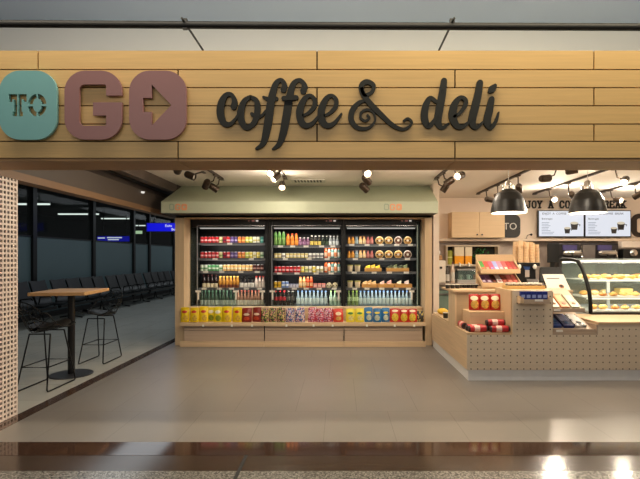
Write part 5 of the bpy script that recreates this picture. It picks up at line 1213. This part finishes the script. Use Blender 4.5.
crust = [M((226, 168, 84), .5, noise=.25, scale=30), M((238, 192, 110), .5, noise=.25, scale=30), M((206, 134, 62), .5, noise=.25, scale=30), M((244, 216, 150), .5, noise=.2, scale=30)]
def bun(k):
    def f():
        mb = MB()
        if k % 3 == 0: mb.ball((0, 0, .04), .062, crust[k % 4], 1.25, .9, .66, lump=.12, seed=k)
        elif k % 3 == 1:   # croissant crescent
            n = 11; pts = []; rs = []
            for i in range(n):
                a_ = -1.15 + 2.3 * i / (n - 1); pts.append((math.sin(a_) * .075, .05 - math.cos(a_) * .06, .036)); rs.append((.012 + .026 * math.cos(a_ * 1.25) ** 2) * (1.0 if i % 2 else .88))
            mb.tube(pts, rs, crust[k % 4], 10)
        else: mb.ball((0, 0, .03), .06, crust[k % 4], 1.1, 1.1, .5, lump=.08, seed=k); mb.ball((0, 0, .055), .03, crust[(k + 1) % 4], 1, 1, .7, lump=.2, seed=k)
        return [(('bread_roll', 'croissant', 'sweet_bun')[k % 3], mb)]
    return f
nmk = ('golden bread roll', 'golden croissant', 'round sweet bun')
# top shelf: rows of buns
rr = random.Random(2)
ct = 0
def pastry(x, y, z, k, lab):
    place('bun%d' % k, bun(k), (x, y, z + .001), lab, 'pastry', 'pastries in the glass case', rr.uniform(-.25, .25)).scale = (.86,) * 3
xs_ = [PX + .13 + i * .165 for i in range(13)]
for i, x in enumerate(xs_):
    k = (0, 1, 2, 0, 4, 3, 6, 2, 9, 1, 0, 4, 3, 7)[i]
    pastry(x, 6.64, zsh[0][1], k, f'{nmk[k % 3]} on the top shelf of pastry case, {ORD[i]} along front row')
for i, x in enumerate(xs_[:12]):
    k = (3, 4, 0, 5, 7, 6, 9, 1, 2, 0, 3, 4)[i]
    pastry(x + .06, 6.86, zsh[0][1], k, f'{nmk[k % 3]} on the top shelf of pastry case, {ORD[i]} along rear row')
plate_m = M((238, 236, 230), .3)
def platter(x, y, z, w, d, lab, items, names):
    mb = MB(); mb.box(x - w / 2, x + w / 2, y - d / 2, y + d / 2, z + .001, z + .009, plate_m); o = mb.build('serving_plate', None, .003); tag(o, lab, 'plate', 'serving plates in the pastry case')
    for i, k in enumerate(items):
        pastry(x - w / 2 + w * (i + .5) / len(items), y, z + .009, k, f'{nmk[k % 3]} on {names}, {ORD[i]} from left')
z = zsh[1][1]
platter(X(589, 6.75), 6.75, z, .32, .2, 'white plate at left end of the pastry case middle shelf', (0, 3), 'left plate of pastry case middle shelf')
platter(X(606, 6.6), 6.55, z, .30, .2, 'white plate second from left on the pastry case middle shelf', (2, 8), 'second plate of pastry case middle shelf')
platter(X(629, 6.62), 6.60, z, .34, .22, 'white plate at right on the pastry case middle shelf', (1, 5), 'right plate of pastry case middle shelf')
platter(X(600, 6.9), 6.92, z, .30, .2, 'white plate at the back of the pastry case middle shelf', (6, 3), 'back plate of pastry case middle shelf')
z = zsh[2][1]
platter(X(598, 6.5), 6.5, z, .28, .2, 'white plate at left on the bottom deck of pastry case', (0, 9), 'left plate of pastry case deck')
platter(X(620, 6.5), 6.5, z, .28, .2, 'white plate in middle of the bottom deck of pastry case', (2, 5), 'middle plate of pastry case deck')
platter(X(641, 6.5), 6.5, z, .26, .2, 'white plate at right on the bottom deck of pastry case', (1, 7), 'right plate of pastry case deck')
t = tag(B(X(619, 6.85), X(632, 6.85), 6.82, 6.98, zsh[1][1] + .001, zsh[1][1] + .10, M((226, 196, 120), .5, noise=.15)).build('layer_cake', None, .008), 'square yellow layer cake at the back of pastry case middle shelf', 'cake')

# small things on the low return, left of the counter
t = thing('snack_pack', 'yellow folded snack pack on the low counter return', 'pack', (1.66, 7.45, .581))
MB().ball((1.68, 7.45, .63), .09, M((236, 190, 60), .5), 1.0, 1.1, .55, lump=.15, seed=4).build('pack_body', t)
for i, (x, y) in enumerate(((1.62, 6.98), (1.68, 6.84), (1.72, 6.70), (1.80, 6.86))):
    place('tubw', tub((60, 54, 44), (236, 230, 214), .085, .036, 1.1), (x, y, .581), ('small dark tub with white lid at back of low return', 'small dark tub with white lid, middle of low return', 'small dark tub with white lid at front of low return', 'small dark tub with white lid beside wall of low return')[i], 'tub', 'tubs on the low return')
for i, px in enumerate((443.5, 448.3, 453.1)):
    place('tubt', tub((48, 42, 38), (238, 232, 218), .06, .03, 1.12), (X(px, 6.45) + .06, 6.45, zct + .001), f'small dark cup with white lid at counter left end, {ORD[i]} from left', 'cup', 'lidded cups at the counter end')
for i, px in enumerate((460, 464.2, 468.4, 472.6, 476)):
    place('tubr', tub((40, 34, 32), (240, 236, 226), .055, .03, 1.1), (X(px, 6.55), 6.55, zct + .001), f'small dark lidded cup left of the candy rack, {ORD[i]} from left', 'cup', 'row of lidded cups beside the rack')
# dark under-counter fridge behind the return
t = thing('undercounter_fridge', 'dark glass under-counter fridge glimpsed beside the oak frame', 'fridge', (bp(440, 8.9), 8.9, 0))
B(1.75, 2.45, 8.62, 9.03, 0, .92, M((70, 78, 74), .4)).build('body', t); B(1.77, 2.43, 8.60, 8.619, .1, .88, M((120, 140, 130), .12)).build('glass_door', t); B(1.79, 2.41, 8.575, 8.599, .80, .83, steel).build('handle', t)

# espresso machine and monitor on the back counter
EY = 9.12
t = thing('espresso_machine', 'two-group chrome espresso machine behind the pastry case', 'coffee machine', (bp(592, EY), 9.3, BZ))
x0, x1 = X(561, EY), X(622, EY)
B(x0, x1, EY + .12, 9.52, BZ + .08, Z(243.5, EY + .1), M((56, 52, 52), .35, .4)).build('body', t, .01)
B(x0, x1, EY - .02, 9.52, BZ, BZ + .079, steel).build('drip_base', t, .006)
B(X(584.5, EY), X(597, EY), EY + .06, EY + .119, BZ + .10, Z(245, EY), M((120, 114, 112), .35, .5)).build('centre_panel', t, .004)
for px in (573, 608):
    g = MB().lathe([(0, -.19), (.03, -.185), (.055, -.14), (.06, 0), (.055, .14), (.03, .185), (0, .19)], (X(px, EY), EY + .02, Z(253, EY)), 18, chrome, ax=(1, 0, 0)).build('group_head', t)
    MB().tube([(X(px, EY), EY + .02, Z(256, EY)), (X(px, EY), EY - .06, Z(257.5, EY)), (X(px, EY), EY - .2, Z(258, EY))], .017, black, 8).build('portafilter', g)
    B(X(px - 8, EY), X(px + 6, EY), EY + .075, EY + .119, Z(250, EY), Z(245, EY), M((70, 64, 110), .3)).build('control_panel', t)
    MB().tube([(X(px + 8, EY), EY + .02, Z(250, EY)), (X(px + 9, EY), EY - .03, Z(258, EY)), (X(px + 9, EY), EY - .04, Z(266, EY))], .009, chrome, 6).build('steam_wand', t)
t = thing('order_monitor', 'black upright monitor left of the espresso machine', 'monitor', (bp(553.5, 9.2), 9.2, BZ))
B(X(548, 9.15), X(559.5, 9.15), 9.15, 9.19, Z(262.5, 9.15), Z(243, 9.15), black).build('screen', t, .006); B(X(551.5, 9.15), X(556, 9.15), 9.195, 9.22, BZ + .01, Z(250, 9.15), black).build('stand', t); B(X(549, 9.15), X(559, 9.15), 9.12, 9.30, BZ, BZ + .009, black).build('base', t)
t = thing('coffee_grinder', 'dark grinder with chrome dome right of the espresso machine', 'grinder', (X(634, 9.12), 9.3, BZ))
B(X(625, EY), X(643, EY), EY + .05, 9.5, BZ, Z(249, EY), black).build('body', t, .01)
MB().ball((X(634, EY), EY + .02, Z(253, EY)), .085, chrome, 1, .7, .9).build('dome', t); MB().lathe([(.11, 0), (.10, .02), (0, .05)], (X(634, EY), EY - .14, BZ + .001), 20, steel).build('tray', t)
# long pale duct box right of the machine
t = tag(B(X(619, 9.4), 7.1, 9.3, 9.44, Z(247.6, 9.35), Z(241.3, 9.35), M((234, 218, 204), .5)).build('storage_box', None, .006), 'long pale box under the wall shelf at far right', 'box')
# brass twig lamp by the cups
t = thing('desk_lamp', 'small thin black gooseneck lamp on the wall shelf', 'lamp', (X(527, 9.5), 9.5, Z(238.5, 9.45)))
zz = Z(238.6, 9.45) + .001
MB().tube([(X(526, 9.5), 9.5, zz), (X(527.5, 9.5), 9.5, zz + .07), (X(530.5, 9.5), 9.5, zz + .09)], .006, black, 6).build('stem', t); MB().ball((X(531.3, 9.5), 9.5, zz + .085), .025, black).build('lamp_head', t); B(X(525, 9.5), X(527, 9.5), 9.48, 9.52, zz - .0005, zz + .006, black).build('base', t)

# ================================================================== HIGH TABLE AND STOOLS
t = thing('high_table', 'high square oak-topped bar table on a black pedestal', 'table', (-3.46, 5.86, 0), rz=.13)
mb = MB(); mb.box(-.32, .32, -.40, .40, 1.045, 1.085, WOOD((206, 160, 108), .85)); mb.build('tabletop', t, .003, local=True)
MB().lathe([(0, 0), (.255, 0), (.255, .008), (.24, .014), (0, .016)], (0, 0, .0015), 32, M((50, 50, 52), .4, .3)).build('base_plate', t, local=True)
MB().lathe([(.042, .0165), (.042, 1.03)], (0, 0, .001), 20, blackm).build('pedestal', t, local=True)
B(-.2, .2, -.05, .05, 1.032, 1.044, black).build('mounting_plate', t, local=True)
wire = M((22, 22, 22), .4, .5)
def stool(loc, rz, label, shell_rz):
    t = thing('bar_stool', label, 'stool', loc, 'black wire bar stools', rz)
    SH = .675; R = Matrix.Rotation(shell_rz, 4, 'Z')
    def surf(s_, v_):
        if v_ < .5:
            u = v_ / .5; f = .24 - .40 * u; z_ = -.03 * math.sin(PI * u * .5) + .055 * (1 - u) ** 2
            hw = .16 + .13 * u
        else:
            u = (v_ - .5) / .5; f = -.16 - .12 * math.sin(u * PI / 2); z_ = -.03 + .36 * u ** 1.1
            hw = .29 - .05 * u
        z_ += abs(s_) ** 2.2 * (.16 * math.exp(-((v_ - .55) / .25) ** 2))
        f += abs(s_) ** 2 * (.10 if v_ > .5 else .10 * v_ / .5)
        # rounded outline at the top
        if v_ > .75: z_ -= abs(s_) ** 3 * .10 * (v_ - .75) / .25
        return (s_ * hw, f, SH + z_)
    mb = MB(); mb.T = R
    n = 8
    for i in range(n + 1): mb.tube([surf(-1 + 2 * i / n, j / 14) for j in range(15)], 0.0032 if 0 < i < n else .0075, wire, 5)
    for j in range(0, 15, 2): mb.tube([surf(-1 + 2 * i / 12, j / 14) for i in range(13)], .0032 if 0 < j < 14 else .0075, wire, 5)
    mb.build('wire_seat', t, local=True)
    mb = MB(); mb.T = R; P = []; Q = []
    for j in range(9):
        v_ = .02 + .50 * j / 8; w = math.sin(PI * (.12 + .76 * j / 8)) ** .5
        P.append([tuple(Vector(surf(s_ * .92 * w, v_)) + Vector((0, 0, .010 + .034 * (1 - s_ ** 4) ** .5))) for s_ in [-1 + 2 * i / 8 for i in range(9)]])
        Q.append([tuple(Vector(surf(s_ * .92 * w, v_)) + Vector((0, 0, .009))) for s_ in [-1 + 2 * i / 8 for i in range(9)]])
    pad = M((16, 16, 17), .55); mb.grid(P, pad); mb.grid(Q, pad, flip=True); mb.build('seat_pad', t, local=True)
    for sx in (-1, 1):
        MB().tube([(sx * .12, .13, SH - .035), (sx * .17, .27, .03), (sx * .172, .262, .012), (sx * .175, .24, .0095), (sx * .175, -.24, .0095), (sx * .172, -.262, .012), (sx * .17, -.27, .03), (sx * .12, -.13, SH - .045)], .0085, wire, 8).build('leg', t, local=True)
    mb = MB()
    def lp(sx, sy, z_): u = (SH - .035 - z_) / (SH - .065); return (sx * (.12 + .05 * u), sy * (.13 + .14 * u), z_)
    mb.tube([lp(-1, 1, .27), lp(1, 1, .27), lp(1, -1, .27), lp(-1, -1, .27)], .007, wire, 6, closed=True); mb.build('footrest', t, local=True)
    for yy, zz_ in ((.13, .035), (-.13, .045)): MB().tube([(-.12, yy, SH - zz_), (.12, yy, SH - zz_)], .008, wire, 6).build('seat_rail', t, local=True)
    return t
stool((-3.43, 5.33, 0), 0, 'black wire bar stool in front of the high table, near the perforated pillar', -.6)
stool((-3.50, 6.66, 0), 0, 'black wire bar stool on the far side of the high table', PI - .6)

# ================================================================== LIGHTS
def area(name, loc, target, sx, sy, e, col=(1, .9, .76), spread=180):
    l = bpy.data.lights.new(name, 'AREA'); l.shape = 'RECTANGLE'; l.size = sx; l.size_y = sy; l.energy = e; l.color = col; l.spread = math.radians(spread)
    o = bpy.data.objects.new(name, l); COL.objects.link(o); o.location = loc
    o.rotation_euler = (Vector(target) - Vector(loc)).to_track_quat('-Z', 'Y').to_euler(); return o
WARM = (1, .84, .64)
# hall downlights washing the fascia from above
area('hall_lamp_and_fill', (2.0, 3.3, 4.38), (2.0, 3.66, 2.8), 4.4, .12, 108, (1, .86, .6))
area('hall_lamp_and_fill', (-2.2, 3.3, 4.38), (-2.2, 3.66, 2.8), 3.6, .12, 62, (1, .88, .68))
# light trough on top of the fascia, washing the upper wall
area('cove_light', (.5, 4.6, 3.15), (.5, 5.9, 4.3), 10, .12, 9, (1, .96, .88))
# pendant bulbs
for px in (508.5, 587.5):
    l = bpy.data.lights.new('pendant_bulb', 'POINT'); l.energy = 20; l.color = (1, .84, .62); l.shadow_soft_size = .05
    o = bpy.data.objects.new('pendant_bulb', l); COL.objects.link(o); o.location = (X(px, 5.65), 5.65, Z(213, 5.65) + .08)
# unseen fill lights added under the ceiling of kitchen and aisle
area('ceiling_fill', (3.6, 7.6, CZ - .06), (3.6, 7.6, 0), 3.6, 2.2, 34, WARM)
area('ceiling_fill', (-.6, 5.6, CZ - .06), (-.6, 5.6, 0), 3.4, 1.4, 14, WARM)
# cooler LED bars
for key, nm, a, b_, ia, ib in cool:
    xc = (X(ia, IY) + X(ib, IY)) / 2
    area('cooler_led', (xc, OY - .02, Z(228.5, OY)), (xc, 8.22, 1.2), 1.1, .03, 3.6 if key != 'R' else 2.8, (1, .93, .84), 150)
    for z in SHZ[key]: area('shelf_led', (xc, IY - .015, z - .032), (xc, 8.32, z - .3), 1.05, .02, 1.9, (1, .93, .84), 170)
# pastry case lamps
area('case_led', (4.6, 6.62, 1.42), (4.6, 6.85, 1.0), 2.3, .04, 12, (1, .92, .78))
area('case_led', (4.6, 6.55, zsh[0][1] - .03), (4.6, 6.75, .9), 2.3, .04, 8, (1, .94, .82)); area('case_led', (4.6, 6.45, zsh[1][1] - .03), (4.6, 6.65, .7), 2.3, .04, 6, (1, .94, .82))
area('hall_lamp_and_fill', (-.5, -1.5, 4.3), (-.3, 7.5, .6), 9, 1.2, 104, (1, .95, .88))  # unseen fill added in the hall for the bench and counter fronts
# unseen lights added to brighten the corridor and its panes
area('corridor_fill', (-5.2, 12, 3.5), (-5.2, 12, 0), 1.2, 10, 62, (.86, .95, 1))
area('corridor_fill', (-5.2, 22, 3.5), (-5.2, 22, 0), 1.2, 8, 62, (.86, .95, 1))

w = bpy.data.worlds.new('world'); S.world = w; w.use_nodes = True
bg = w.node_tree.nodes['Background']; bg.inputs[0].default_value = (.95, .97, 1, 1); bg.inputs[1].default_value = .12

cam = bpy.data.cameras.new('camera'); co = bpy.data.objects.new('camera', cam); COL.objects.link(co)
co.location = (0, 0, EYE); co.rotation_euler = (PI / 2, 0, 0)
cam.sensor_width = 36; cam.lens = F / 640 * 36; cam.shift_x = -(CX - 320) / 640; cam.shift_y = (CY - 239.5) / 640; cam.clip_start = .05
S.camera = co
S.view_settings.view_transform = 'Standard'; S.view_settings.look = 'None'; S.view_settings.gamma = 1; S.view_settings.exposure = 0
S.view_settings.use_curve_mapping = False
S.cycles.use_denoising = True
S.cycles.sample_clamp_indirect = 6
